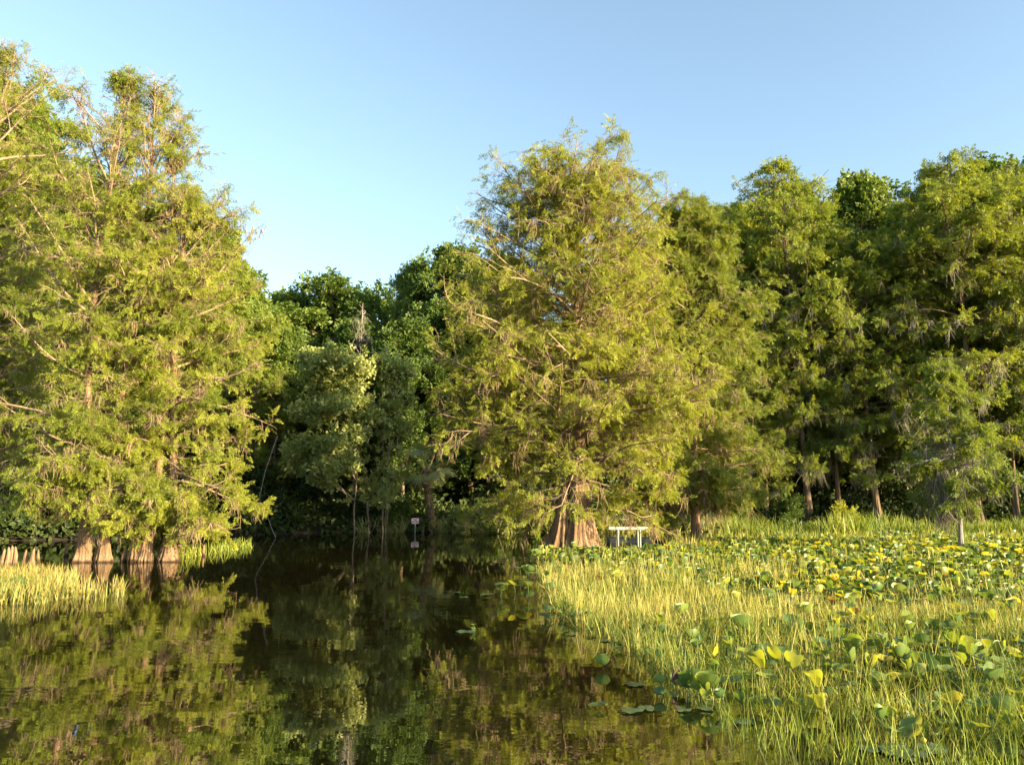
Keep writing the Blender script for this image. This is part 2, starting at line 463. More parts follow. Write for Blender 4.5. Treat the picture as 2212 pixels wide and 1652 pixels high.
def cypress(name, seed, H, prof, r0, n1=100, n2=12, n3=7, ns=5, z0=.12, axis=None, leafmat='cyp', bark='bark', moss=150, mossL=.8,
            el=(-8, 60), flare=2.2, fz=.9, flutes=8, sleaf=1.0, l2=.36, l3=.45, bare=.15, trunk=True, sides1=5, mossz=.75, dens=None,
            fdepth=.28, topfade=.0, extra=None, extra_trunks=None, rtip=.02, elpow=1.6, dome=False, clump=(.3, .62)):
    """prof: rows (z/H, reach to -x, reach to +x) in metres. Empty root with trunk, limbs, crown, spanish_moss."""
    rng = np.random.default_rng(seed)
    prof = np.array(prof, float)
    root = empty(name)
    if axis is None:
        a1, a2 = rng.uniform(0, 6, 2)
        axis = lambda t: (.12 * math.sin(a1 + 3 * t) * H * .08 - .12 * math.sin(a1) * H * .08, .1 * math.sin(a2 + 3 * t) * H * .08 - .1 * math.sin(a2) * H * .08, t * H)
    g = G()
    trunk_mesh(g, rng, axis, r0, H, flare, fz, flutes, fdepth, rtip=rtip)
    obj("trunk", g.mesh("trunk", M[bark], True), root)
    for (pf, rr, hh, fl, ff) in (extra_trunks or []):
        g = G(); trunk_mesh(g, rng, pf, rr, hh, fl, .75, ff, .36, rtip=rr * .35)
        obj("trunk", g.mesh("trunk", M[bark], True), root)
    # level 1
    t = np.sort(z0 + (.985 - z0) * rng.uniform(0, 1, n1) ** .95)
    S = np.array([axis(v) for v in t])
    az = np.arange(n1) * 2.39996 + rng.uniform(-.5, .5, n1)
    c = np.cos(az)
    elev = np.radians(el[0] + (el[1] - el[0]) * t ** elpow + rng.normal(0, 7, n1))
    def reach(tt, c):
        l = np.interp(tt, prof[:, 0], prof[:, 1]); r = np.interp(tt, prof[:, 0], prof[:, 2])
        return l * (1 - c) / 2 + r * (1 + c) / 2
    R = reach(t, c)
    for _ in range(3):
        tt = np.clip(t + R * np.tan(elev) * .75 / H, 0, .995)
        R = reach(tt, c)
    if dome: elev = np.minimum(elev, np.arctan(((1 - t) * H * .85 + .15) / np.maximum(R, .2)) + rng.normal(0, .08, n1))
    Lx = R / np.cos(elev) * rng.uniform(.62, 1.06, n1)
    Lx = np.maximum(Lx, .35)
    if not dome: Lx = np.minimum(Lx, ((1.0 - t) * H * 1.05 + .15) / np.maximum(np.sin(elev), .12))
    if extra is not None:     # hand placed limbs: (t, az degrees, length, elevation)
        e = np.array(extra, float)
        t = np.r_[t, e[:, 0]]; az = np.r_[az, np.radians(e[:, 1])]; Lx = np.r_[Lx, e[:, 2]]; elev = np.r_[elev, np.radians(e[:, 3])]
        S = np.array([axis(v) for v in t]); n1 = len(t)
    D = np.stack([np.cos(az) * np.cos(elev), np.sin(az) * np.cos(elev), np.sin(elev)], -1)
    P1 = grow(rng, S, D, Lx, 9, .07, (-.02 + .04 * t))
    rb = np.clip(.0115 * Lx + .012, .012, r0 * .45)
    gl = G()
    tubes(gl, P1, rb[:, None] * np.linspace(1, .18, 9)[None, :], sides1)
    # level 2
    m = n2
    t2 = rng.uniform(.12, 1.0, (n1, m)) ** .8
    p, tg = along(P1, t2)
    k2 = rng.uniform(0, 1, (n1, m)) > bare
    side = rng.choice([-1, 1], (n1, m))
    up = np.array([0, 0, 1.])
    lat = nrm(np.cross(tg, up)) * side[..., None]
    roll = rng.normal(.12, .38, (n1, m))[..., None]
    D2 = tg * rng.uniform(.35, 1.0, (n1, m))[..., None] + lat * .8 + up * roll
    L2 = l2 * Lx[:, None] * (1.15 - .65 * t2) * rng.uniform(.5, 1.2, (n1, m)) + .15
    k2 = k2.ravel()
    S2, D2, L2 = p.reshape(-1, 3)[k2], D2.reshape(-1, 3)[k2], L2.ravel()[k2]
    P2 = grow(rng, S2, D2, L2, 6, .14, -.03)
    r2 = np.clip(.009 * L2 + .006, .006, .05)
    tubes(gl, P2, r2[:, None] * np.linspace(1, .25, 6)[None, :], 4)
    # level 3
    n = len(P2)
    t3 = rng.uniform(.12, 1, (n, n3))
    p, tg = along(P2, t3)
    side = rng.choice([-1, 1], (n, n3))
    D3 = tg * .7 + nrm(np.cross(tg, up)) * side[..., None] * .8 + up * rng.normal(.08, .35, (n, n3))[..., None]
    L3 = l3 * rng.uniform(.5, 1.25, (n, n3)) * np.clip(L2[:, None] / 1.2, .45, 1.2)
    P3 = grow(rng, p.reshape(-1, 3), D3.reshape(-1, 3), L3.ravel(), 4, .2, -.05)
    tubes(gl, P3, np.full((len(P3), 1), .007) * np.linspace(1, .4, 4)[None, :], 3)
    obj("limbs", gl.mesh("limbs", M["limb" if bark == "bark" else bark], True), root)
    # foliage: density varies in clumps (whole level 2 branches share it)
    gc = G()
    fol = np.clip(rng.normal(.85, .3, n), .15, 1.2)
    zrel = P2[:, -1, 2] / H
    if topfade > 0: fol *= np.clip(1 - topfade * np.clip((zrel - .5) / .4, 0, 1), .12, 1)
    folr = np.repeat(fol, n3)
    t4 = rng.uniform(.1, 1.05, (len(P3), ns))
    p, tg = along(P3, np.clip(t4, 0, 1))
    keep = (rng.uniform(0, 1, (len(P3), ns)) < folr[:, None]).ravel()
    pos, tan = p.reshape(-1, 3)[keep], tg.reshape(-1, 3)[keep]
    ck = clumped(rng, pos, seed + 500, 3.2, clump[0], clump[1], .05); pos, tan = pos[ck], tan[ck]
    ub = .55
    TM = CSP if leafmat == 'cypd' else FSP
    put_sprays(gc, rng, TM, pos, tan, sleaf * rng.uniform(.65, 1.25, len(pos)), .42, ub)
    pe, te = along(P2, rng.uniform(.3, 1, (n, 4)))
    pe, te = pe.reshape(-1, 3), te.reshape(-1, 3)
    ck = clumped(rng, pe, seed + 500, 3.2, clump[0], clump[1], .05) & (rng.uniform(0, 1, len(pe)) < np.repeat(fol, 4)); pe, te = pe[ck], te[ck]
    put_sprays(gc, rng, TM, pe, te, sleaf * rng.uniform(.7, 1.2, len(pe)), .42, ub)
    obj("crown", gc.mesh("crown", M[leafmat], False), root)
    if moss:
        gm = G()
        w = np.clip(1 - zrel / mossz, 0.02, 1); w /= w.sum()
        ids = rng.choice(n, moss, p=w)
        pm, _ = along(P2[ids], rng.uniform(.2, .95, (moss, 1)))
        moss_clusters(gm, rng, pm[:, 0], 9, mossL * rng.uniform(.4, 1.3, moss))
        obj("spanish_moss", gm.mesh("spanish_moss", M['moss' if bark == 'bark' else 'gmoss'], True), root)
    return root

def broadleaf(name, seed, H, W, z0=.25, nb=34, nl=230, leafmat='oak', bark='barkd', r0=.28, rb=(1.0, 1.9), sl=1.0, vine=0, shape=1.0, axis_lean=0.0, clear=.0):
    """hardwood: trunk, limbs reaching clumps of leaves spread through an uneven crown"""
    rng = np.random.default_rng(seed)
    root = empty(name)
    ax = lambda t: (axis_lean * t * H + .25 * math.sin(4 * t + seed), .2 * math.sin(3 * t + seed), t * H)
    g = G(); trunk_mesh(g, rng, ax, r0, H * .93, 1.5, .5, 5, .12, sides=14)
    obj("trunk", g.mesh("trunk", M[bark], True), root)
    # clump centres
    u = rng.uniform(0, 1, nb); zc = z0 + (1 - z0) * u
    half = np.sin(np.clip((zc - z0) / (1 - z0), 0, 1) ** shape * PI * .86 + .30)
    az = np.arange(nb) * 2.39996 + rng.uniform(-.4, .4, nb)
    rad = W * half * rng.uniform(.25, 1.0, nb) ** .6
    br = rng.uniform(rb[0], rb[1], nb)
    C = np.stack([np.cos(az) * rad + axis_lean * zc * H, np.sin(az) * rad, zc * H - br * .6], -1)
    gl = G()
    tb = np.clip(zc - .12 - rad / H * .5, .15, .9)
    S = np.array([ax(v) for v in tb])
    k = 7; s = np.linspace(0, 1, k)[None, :, None]
    mid = (S + C) / 2 + rng.normal(0, .35, (nb, 3)) - np.array([0, 0, .4])
    P = S[:, None] * (1 - s) ** 2 + 2 * mid[:, None] * s * (1 - s) + C[:, None] * s ** 2
    tubes(gl, P, (np.clip(rad, .5, 9) * .014 + .035)[:, None] * np.linspace(1, .35, k)[None, :], 5)
    # twigs inside clumps
    nt = 16
    d = nrm(rng.normal(0, 1, (nb * nt, 3)) + np.array([0, 0, .3]))
    Cc = np.repeat(C, nt, 0); bb = np.repeat(br, nt)
    P2 = grow(rng, Cc, d, bb * rng.uniform(.6, 1.05, nb * nt), 5, .18, .02)
    tubes(gl, P2, .018 * np.ones((nb * nt, 1)) * np.linspace(1, .3, 5)[None, :], 3)
    obj("limbs", gl.mesh("limbs", M[bark], True), root)
    gc = G()
    # leaves cluster on the twigs' outer halves
    per = max(2, nl // nt)
    tt = rng.uniform(.25, 1.0, (nb * nt, per)) ** .7
    p, tg = along(P2, tt)
    off = rng.normal(0, .17, p.shape) * (bb / 1.4)[:, None, None]
    pos = (p + off).reshape(-1, 3); tan = tg.reshape(-1, 3)
    sel = rng.uniform(0, 1, len(pos)) > clear
    pos, tan = pos[sel], tan[sel]
    put_sprays(gc, rng, BSP, pos, tan, sl * rng.uniform(.7, 1.3, len(pos)), .1, .4)
    obj("crown", gc.mesh("crown", M[leafmat], False), root)
    return root

def mx(px, depthY):      # x in metres of a picture column at a depth (near ground level)
    return at(px, 1072, depthY).x

# ---- main cypress in the water, three fused trunks
def prof_from(points, base_px, Y, H, z0=0):
    """points: (py, left px, right px) of the outline -> rows z/H, left, right reach"""
    rows = []
    for py, l, r in points:
        c = at(base_px, py, Y)
        rows.append((c.z / H, c.x - at(l, py, Y).x, at(r, py, Y).x - c.x))
    rows.sort()
    return rows

b = ground(1247, 1186)
Hm = at(1250, 372, b.y).z
pr = prof_from([(290, 1225, 1290), (320, 1180, 1330), (370, 1115, 1395), (430, 1045, 1440), (500, 1005, 1480), (600, 970, 1520), (700, 930, 1540),
                (800, 900, 1550), (900, 885, 1570), (1000, 940, 1570), (1060, 965, 1540), (1100, 990, 1480), (1180, 1100, 1400)], 1250, b.y, Hm)
main = cypress("cypress_tree", 11, Hm, pr, .36, n1=230, n2=13, n3=8, ns=7, z0=.17, dome=True, clump=(.34, .62), moss=600, mossL=.8, mossz=1.1, flare=1.9, fz=.9, flutes=7, el=(-3, 44),
               axis=lambda t: (.05 + .15 * math.sin(5 * t) * t, .1 * math.sin(4 * t), t * Hm), topfade=.55,
               extra=[(.50, 178, 5.6, 12), (.43, 182, 5.2, 0), (.105, 185, 3.6, -4), (.12, 172, 2.6, 6), (.12, 10, 2.6, 8), (.2, 270, 4.2, 4), (.13, 30, 4.4, -4), (.13, 150, 4.4, -4), (.13, 70, 4.4, -4), (.13, 110, 4.4, -4), (.14, 350, 4.6, -6), (.14, 200, 4.0, -4),
              (.62, 5, 4.6, 30), (.7, 350, 3.8, 36), (.74, 25, 3.4, 40), (.66, 170, 4.2, 32), (.68, 10, 4.0, 20), (.6, 340, 4.4, 18)],
               extra_trunks=[(lambda t: (-.62 + .18 * t, .05, t), .30, 2.6, 2.3, 11), (lambda t: (.42 - .05 * t + .03 * math.sin(8 * t), .12, t), .27, 3.2, 2.0, 7),
                             (lambda t: (-.25 + .1 * t, .25, t), .22, 3.4, 2.2, 7)])
main.location = (b.x, b.y, 0); main.scale = (1, .93, 1)
tag(main, "large bald cypress with fluted, swollen triple trunk standing in the water at the marsh edge", "tree")

# ---- trees right behind it
def side_cyp(name, px_base, py_base, py_top, outline, seed, label, **kw):
    b = ground(px_base, py_base)
    H = at(px_base, py_top + 32, b.y).z
    pr = prof_from(outline, px_base, b.y, H)
    lean = kw.pop('lean', 0.0)
    ph = seed * 1.7
    r = cypress(name, seed, H, pr, axis=lambda t: (lean * t * H + .18 * (math.sin(ph + 5 * t) - math.sin(ph)), .15 * (math.sin(ph + 4 * t) - math.sin(ph)), t * H), **kw)
    r.location = (b.x, b.y, 0)
    tag(r, label, "tree")
    return r

side_cyp("cypress_tree", 1505, 1172, 415, [(430, 1450, 1545), (500, 1420, 1590), (560, 1400, 1620), (650, 1380, 1650), (760, 1370, 1665), (850, 1370, 1660), (900, 1370, 1690), (960, 1370, 1680),
         (1040, 1350, 1705), (1100, 1380, 1640), (1150, 1420, 1600)], 21, "bald cypress hung with tan moss, behind and right of the big swollen trunk",
         r0=.15, n1=190, n2=14, n3=7, ns=8, z0=.09, dome=True, moss=170, mossL=1.4, flare=1.9, el=(0, 50), mossz=.55).scale = (1, .75, 1)
side_cyp("cypress_tree", 1440, 1170, 640, [(640, 1400, 1480), (700, 1350, 1540), (900, 1300, 1580), (1050, 1300, 1580), (1110, 1330, 1520)], 22,
         "bald cypress with wide ribbed base between the white dock and the mossy cypress", r0=.2, n1=90, n2=11, n3=7, ns=6, z0=.13, moss=260, mossL=1.4, flare=2.1, fz=.7, el=(0, 60), mossz=.5).scale = (1, .75, 1)

# ---- left group standing in water
LG = [
 (180, 1213, 150, 31, [(150, 120, 200), (250, 60, 250), (400, 0, 290), (600, -60, 320), (800, -90, 330), (1000, -90, 340), (1120, 20, 330), (1200, 60, 300)], .135, "tall cypress with broad buttressed trunk, leftmost of the trunks over the reflections", 2.3, 6, dict(el=(-4, 76), elpow=1.2)),
 (223, 1213, 165, 32, [(165, 195, 285), (260, 150, 315), (400, 120, 350), (600, 60, 380), (800, 60, 380), (1000, 80, 380), (1120, 90, 350)], .135, "cypress with smooth orange flaring trunk touching the buttressed trunk beside it", 2.0, 9, dict(el=(-2, 74), lean=.01, elpow=1.2)),
 (312, 1213, 320, 33, [(300, 290, 360), (400, 250, 420), (550, 200, 470), (700, 180, 480), (900, 180, 480), (1100, 220, 440)], .12, "cypress with deeply ribbed narrow base between the smooth orange trunk and the skirted one", 2.2, 8, dict(el=(-2, 68), lean=.008, extra_trunks=[(lambda t: (-.34 + .12 * t, -.05, t), .085, 5.5, 1.9, 6)])),
 (361, 1212, 400, 34, [(350, 385, 420), (380, 360, 470), (450, 310, 500), (560, 280, 560), (660, 260, 560), (760, 250, 590), (900, 240, 592), (1000, 240, 585), (1080, 250, 575), (1150, 280, 520)], .145, "cypress with skirt-shaped ribbed base, rightmost trunk of the flooded group", 2.2, 10, dict(el=(-6, 56), lean=.02)),
]
for px, py, top, seed, outl, r0, lab, fl, ff, kw in LG:
    side_cyp("cypress_tree", px, py, top, outl, seed, lab, r0=r0 * 1.15, n1=76, n2=12, n3=7, ns=6, z0=.085, moss=200, mossL=.5, mossz=1.1, flare=fl, fz=.42, flutes=ff, topfade=.68, clump=(.42, .64),
             extra=[(.12, 225, 2.0, -6), (.13, 215, 2.2, -2), (.13, 330, 2.4, -4), (.16, 285, 2.4, 0), (.18, 240, 2.4, 0)], **kw).scale = (1, .62, 1)
side_cyp("cypress_tree", -115, 1195, 100, [(90, -160, 40), (200, -200, 90), (400, -250, 120), (700, -300, 150), (1000, -300, 160), (1120, -200, 100)], 35,
         "tallest cypress at the picture's left edge, its trunk outside the view", r0=.25, n1=90, n2=12, n3=7, ns=4, z0=.09, moss=80, mossL=.8, flare=2.0, topfade=.5, el=(-4, 60)).scale = (1, .7, 1)

# ---- distant cypress stock, copied into the right-hand forest
genp = [(0, .8, .8), (.12, 2.2, 2.2), (.3, 3.1, 3.1), (.5, 3.3, 3.1), (.7, 3.2, 3.1), (.85, 2.8, 2.7), (.95, 1.9, 2.0), (1, 1.0, 1.1)]
def stock(seed, H, k=1.0, **kw):
    r = cypress("cypress_tree", seed, H, [(a, b_ * k * 1.1, c_ * k) for a, b_, c_ in genp], n1=100, n2=11, n3=6, ns=5, dome=True, leafmat='cypd', bark='barkd', sleaf=1.45, **kw)
    return r
ST = [stock(41, 20, 1.25, r0=.18, z0=.22, moss=260, mossL=1.3, el=(-5, 38), mossz=.8), stock(42, 20, 1.45, r0=.2, z0=.2, moss=280, mossL=1.4, el=(-8, 34), mossz=.8), stock(43, 20, 1.1, r0=.16, z0=.2, moss=140, mossL=1.1, el=(0, 52), topfade=.5)]
OK = [broadleaf("hardwood_tree", 51, 18, 5.0, nb=46, nl=300, sl=1.5, r0=.34), broadleaf("hardwood_tree", 52, 18, 4.2, z0=.2, nb=40, nl=300, sl=1.5), broadleaf("hardwood_tree", 53, 18, 3.2, z0=.3, nb=28, nl=300, sl=1.45, r0=.2, clear=.25)]
used = set()
def forest(stockroot, px, Y, pytop, rz, label, cat="tree", wide=1.0, group="trees of the far bank"):
    x = mx(px, Y)
    H = at(px, pytop + 26, Y).z
    h0 = {id(ST[0]): 20., id(ST[1]): 20., id(ST[2]): 20., id(OK[0]): 18., id(OK[1]): 18., id(OK[2]): 18.}[id(stockroot)]
    s = H / h0
    ws = s * wide
    if id(stockroot) not in used:
        used.add(id(stockroot)); r = stockroot
        r.location = (x, Y, 0.1); r.rotation_euler = (0, 0, rz); r.scale = (ws, ws, s)
    else:
        r = copy_tree(stockroot, (x, Y, 0.1), rz, (ws, ws, s))
    tag(r, label, cat, group)
    return r

A, B_, C_ = ST; O1, O2, O3 = OK
# right-hand forest, front row
forest(A, 1655, 45, 700, .4, "short shaded cypress just right of the lit mossy crown")
forest(A, 1745, 45.5, 400, 2.1, "tall cypress with lit orange trunk, first tall one right of the mossy crown", wide=.95)
forest(C_, 1812, 46.5, 520, 1.3, "slim straight grey trunked cypress between two orange trunks")
forest(B_, 1893, 45, 505, 4.0, "dead-centre cypress of the right wood with bright orange trunk and pale forked limbs")
forest(A, 2000, 47, 470, 5.2, "cypress filling the gap left of the pale marsh sapling")
forest(B_, 2105, 43, 395, .9, "sunlit broad cypress rising behind the pale marsh sapling", wide=1.1)
forest(C_, 2190, 44.5, 430, 3.0, "slender cypress by the right edge, its top below the skyline")
forest(A, 2290, 43, 360, 1.9, "broad cypress cut by the right picture edge")
forest(C_, 1700, 52, 350, 5.5, "pale feathery topped cypress, highest crest right of the big tree", wide=1.2)
forest(B_, 1600, 50, 445, 1.1, "cypress crest showing over the shoulder of the mossy tree")
forest(C_, 1650, 56, 420, 3.8, "dark crest behind the pale feathery top")
forest(O1, 1800, 57, 385, 2.0, "rounded hardwood crest right of the feathery top", wide=.9)
forest(O2, 1900, 58, 375, .6, "hardwood crest above the forked orange trunked cypress", wide=.9)
forest(O1, 2010, 60, 395, 4.4, "dark hardwood crown in the dip of the right skyline", wide=.95)
forest(C_, 2120, 50, 325, 2.7, "highest cypress of the right skyline, with thin open top", wide=1.1)
forest(O2, 2200, 56, 345, 5.0, "hardwood crest at the upper right edge")
forest(O1, 2330, 52, 330, 3.3, "big hardwood mostly beyond the right edge")
forest(O3, 1560, 57, 430, 1.0, "dark narrow hardwood behind the mossy tree's pointed top")
forest(O2, 1480, 54, 500, 2.2, "hardwood hidden behind the mossy tree")
forest(O1, 1360, 56, 480, .2, "hardwood behind the big cypress, seen through its gaps")
forest(O3, 1100, 55, 520, 4.1, "leafy hardwood touching the big cypress on its left")
# centre
forest(O3, 965, 52, 500, .8, "tall open crowned hardwood with clustered leaves left of the big cypress")
forest(O3, 880, 53, 530, 2.9, "slim pointed hardwood standing apart above the centre skyline", wide=.55)
forest(O1, 1120, 51, 640, 1.2, "hardwood behind the lower left limbs of the big cypress", wide=1.2)
forest(O2, 1020, 50, 560, 1.6, "hardwood between the open crown and the big cypress")
forest(O1, 700, 58, 585, 3.5, "spreading oak with broad flat top in the middle of the gap", wide=1.35)
forest(O1, 800, 62, 592, 1.2, "dark oak top right of the spreading oak", wide=1.2)
forest(O2, 610, 60, 620, .3, "dark oak crest left of the spreading oak", wide=1.2)
forest(O2, 560, 52, 650, 5.6, "dark hardwood peering past the lit cypress edge", wide=1.1)
forest(O1, 640, 50, 690, 2.4, "dense hardwood below the spreading oak", wide=1.1)
forest(O2, 760, 49, 680, 4.6, "dense green hardwood at the heart of the cove", wide=1.0)
forest(O3, 870, 47, 660, .9, "fresh green young hardwood above the pale leaved tree")
forest(O2, 920, 49, 640, 3.1, "shaded hardwood behind the palm")
forest(C_, 590, 46, 780, 1.8, "small shaded cypress against the lit left group")
forest(A, 1110, 46, 640, 2.2, "cypress behind the left skirt of the big cypress")
forest(A, 480, 46, 560, 2.5, "cypress behind the left group's right shoulder")
# behind the left group
forest(O2, 420, 48, 470, 1.5, "dark hardwood seen through the right side of the left group")
forest(O1, 300, 44, 520, 4.2, "dark hardwood seen between the two middle flooded trunks")
forest(B_, 180, 38, 430, .7, "cypress on the bank behind the flooded group")
forest(O1, 60, 40, 330, 5.1, "dark hardwood behind the leftmost flooded trunks")
forest(A, -50, 33, 165, 3.4, "cypress rising at the upper left corner behind the front crowns")
forest(O2, -80, 36, 200, 2.3, "dark hardwood beyond the left edge")
forest(B_, -160, 29, 300, 1.0, "cypress beyond the left edge leaning into view")

# ---- pale leaved hardwood with several thin stems at the bank
def pale_tree():
    rng = np.random.default_rng(61)
    b = ground(822, 1152); Y = b.y + .9
    root = empty("hardwood_tree", (b.x, Y, 0))
    def loc(px, py, dy=0):
        p = at(px, py, Y + dy); return p - Vector((b.x, Y, 0))
    stems = [[(828, 1158), (826, 1080), (829, 1000), (826, 900), (832, 820), (838, 780)], [(832, 1158), (834, 1080), (838, 980), (845, 900), (850, 850), (850, 800)],
             [(766, 1158), (764, 1100), (770, 1040), (778, 960), (770, 880), (750, 800)], [(796, 1156), (798, 1090), (790, 1020), (775, 960), (740, 900), (700, 860)],
             [(830, 1158), (840, 1090), (850, 1030), (858, 970)], [(800, 1150), (790, 1080), (765, 1010), (720, 965), (670, 950), (630, 965)]]
    tips = []
    for st in stems:
        P = np.array([list(loc(x, y, .3 * math.sin(x + i))) for i, (x, y) in enumerate(st)])
        s = np.linspace(0, len(P) - 1, 16)
        Q = np.stack([np.interp(s, np.arange(len(P)), P[:, j]) for j in range(3)], -1)
        Q += rng.normal(0, .02, Q.shape)
        g = G(); tubes(g, Q[None], (np.linspace(.052, .02, 16) * rng.uniform(.7, 1.1))[None], 7)
        obj("trunk", g.mesh("trunk", M['pbark'], True), root)
        tips.append(Q)
    gl, gc = G(), G()
    C = []
    for x, y, r in [(690, 800, 34), (720, 775, 36), (760, 790, 34), (700, 840, 34), (745, 830, 34), (790, 800, 26), (830, 790, 26), (850, 830, 24), (870, 800, 18), (720, 880, 34), (690, 895, 26), (770, 870, 30),
                    (655, 890, 20), (650, 970, 26), (690, 960, 24), (640, 1000, 18), (705, 1010, 26), (730, 960, 26), (760, 940, 26), (700, 1035, 20), (800, 900, 22), (840, 880, 22), (860, 920, 18), (675, 775, 20), (750, 1000, 18), (870, 860, 18)]:
        c = loc(x, y, rng.uniform(-2.4, -.4) if x < 772 else rng.uniform(-.5, .8)); C.append((np.array(c), r / FPX * Y * 1.35))
    trunkpts = np.concatenate(tips)
    for c, r in C:
        d = np.linalg.norm(trunkpts - c - np.array([0, 0, -1.2]), axis=1); s0 = trunkpts[d.argmin()]
        s = np.linspace(0, 1, 6)[:, None]; mid = (s0 + c) / 2 + rng.normal(0, .15, 3)
        tubes(gl, (s0 * (1 - s) ** 2 + 2 * mid * s * (1 - s) + c * s ** 2)[None], np.linspace(.045, .015, 6)[None], 4)
        nt = 40
        d = rng.normal(0, 1, (nt, 3)) * np.array([1, 1, .45]); 
        P2 = grow(rng, np.tile(c, (nt, 1)), d, r * rng.uniform(.6, 1.1, nt), 5, .15, .0)
        tubes(gl, P2, .011 * np.ones((nt, 1)) * np.linspace(1, .4, 5)[None], 3)
        p, tg = along(P2, rng.uniform(.2, 1, (nt, 8)))
        pos = p.reshape(-1, 3) + rng.normal(0, .07, (nt * 8, 3))
        put_sprays(gc, rng, BSP, pos, tg.reshape(-1, 3), 1.2 * rng.uniform(.6, 1.3, len(pos)), 0, .25)
    low = trunkpts[(trunkpts[:, 2] > 1.6)]
    nt = 260; b0 = low[rng.integers(0, len(low), nt)]
    P2 = grow(rng, b0, rng.normal(0, 1, (nt, 3)) * np.array([1, 1, .3]), rng.uniform(.3, 1.1, nt), 5, .15, .0)
    tubes(gl, P2, .009 * np.ones((nt, 1)) * np.linspace(1, .4, 5)[None], 3)
    p, tg = along(P2, rng.uniform(.3, 1, (nt, 7)))
    put_sprays(gc, rng, BSP, p.reshape(-1, 3), tg.reshape(-1, 3), .85 * rng.uniform(.6, 1.2, nt * 7), 0, .25)
    obj("limbs", gl.mesh("limbs", M['pbark'], True), root)
    obj("crown", gc.mesh("crown", M['pale'], False), root)
    tag(root, "thin many-stemmed tree with pale sunlit leaves leaning over the cove", "tree")
pale_tree()

# ---- dead mossy snag above the cove
def snag(name, px, pyb, pyt, Y, seed, label, mat='gbark', r0=.12, nb=40, moss=55):
    rng = np.random.default_rng(seed)
    base = at(px, pyb, Y); top = at(px + 6, pyt, Y); H = top.z
    root = empty(name, (base.x, Y, 0))
    g = G(); trunk_mesh(g, rng, lambda t: (.3 * t, .1 * math.sin(4 * t), t * H), r0, H, 1.4, .6, 5, .1, sides=12)
    obj("trunk", g.mesh("trunk", M[mat], True), root)
    t = rng.uniform(.45, .98, nb); az = rng.uniform(0, 6.28, nb)
    D = np.stack([np.cos(az), np.sin(az), np.full(nb, .5)], -1)
    P = grow(rng, np.stack([.3 * t, 0 * t, t * H], -1), D, rng.uniform(.8, 2.2, nb) * (1.35 - t), 7, .2, .02)
    gl = G(); tubes(gl, P, np.full((nb, 1), .03) * np.linspace(1, .2, 7)[None], 4)
    P2, tg = along(P, rng.uniform(.3, .9, (nb, 3)))
    P2 = grow(rng, P2.reshape(-1, 3), tg.reshape(-1, 3) + rng.normal(0, .7, (nb * 3, 3)), rng.uniform(.2, .7, nb * 3), 5, .2, .02)
    tubes(gl, P2, np.full((nb * 3, 1), .014) * np.linspace(1, .3, 5)[None], 3)
    obj("limbs", gl.mesh("limbs", M[mat], True), root)
    if moss:
        gm = G(); ids = rng.integers(0, nb, moss); p, _ = along(P[ids], rng.uniform(.2, .9, (moss, 1)))
        moss_clusters(gm, rng, p[:, 0], 8, rng.uniform(.4, 1.5, moss), .014)
        obj("spanish_moss", gm.mesh("spanish_moss", M['gmoss'], True), root)
    tag(root, label, "dead tree")
snag("dead_tree", 760, 1100, 655, 47.0, 71, "grey dead tree draped in moss poking out of the dark cove trees")

# ---- young pale cypress in the marsh
b = ground(2076, 1196)
Hs = at(2076, 800, b.y).z
prs = prof_from([(800, 2060, 2095), (880, 2020, 2130), (940, 1975, 2150), (980, 1945, 2165), (1020, 1960, 2185), (1060, 1980, 2170), (1100, 2000, 2140), (1140, 2030, 2120)], 2076, b.y, Hs)
sap = cypress("cypress_tree", 81, Hs, prs, .075, n1=62, n2=9, n3=6, ns=4, z0=.24, moss=90, mossL=.9, bark='gbark', flare=1.5, fz=.35, flutes=5, el=(0, 45), leafmat='cypd', bare=.3,
              axis=lambda t: (.12 * math.sin(5 * t), .05 * math.sin(3 * t), t * Hs), mossz=.8, sleaf=.9)
sap.location = (b.x, b.y, 0)
tag(sap, "young cypress with pale slender trunk and grey moss alone in the marsh", "tree")
g = G(); rng = np.random.default_rng(5)
pts = np.array([list(at(2040 + rng.normal(0, 8), 1010 + i * 3.4, b.y - .1) - Vector((b.x, b.y, 0))) for i in range(34)])
moss_clusters(g, rng, pts, 9, np.linspace(1.6, .8, 34), .010)
obj("spanish_moss", g.mesh("spanish_moss", M['gmoss'], True), sap)

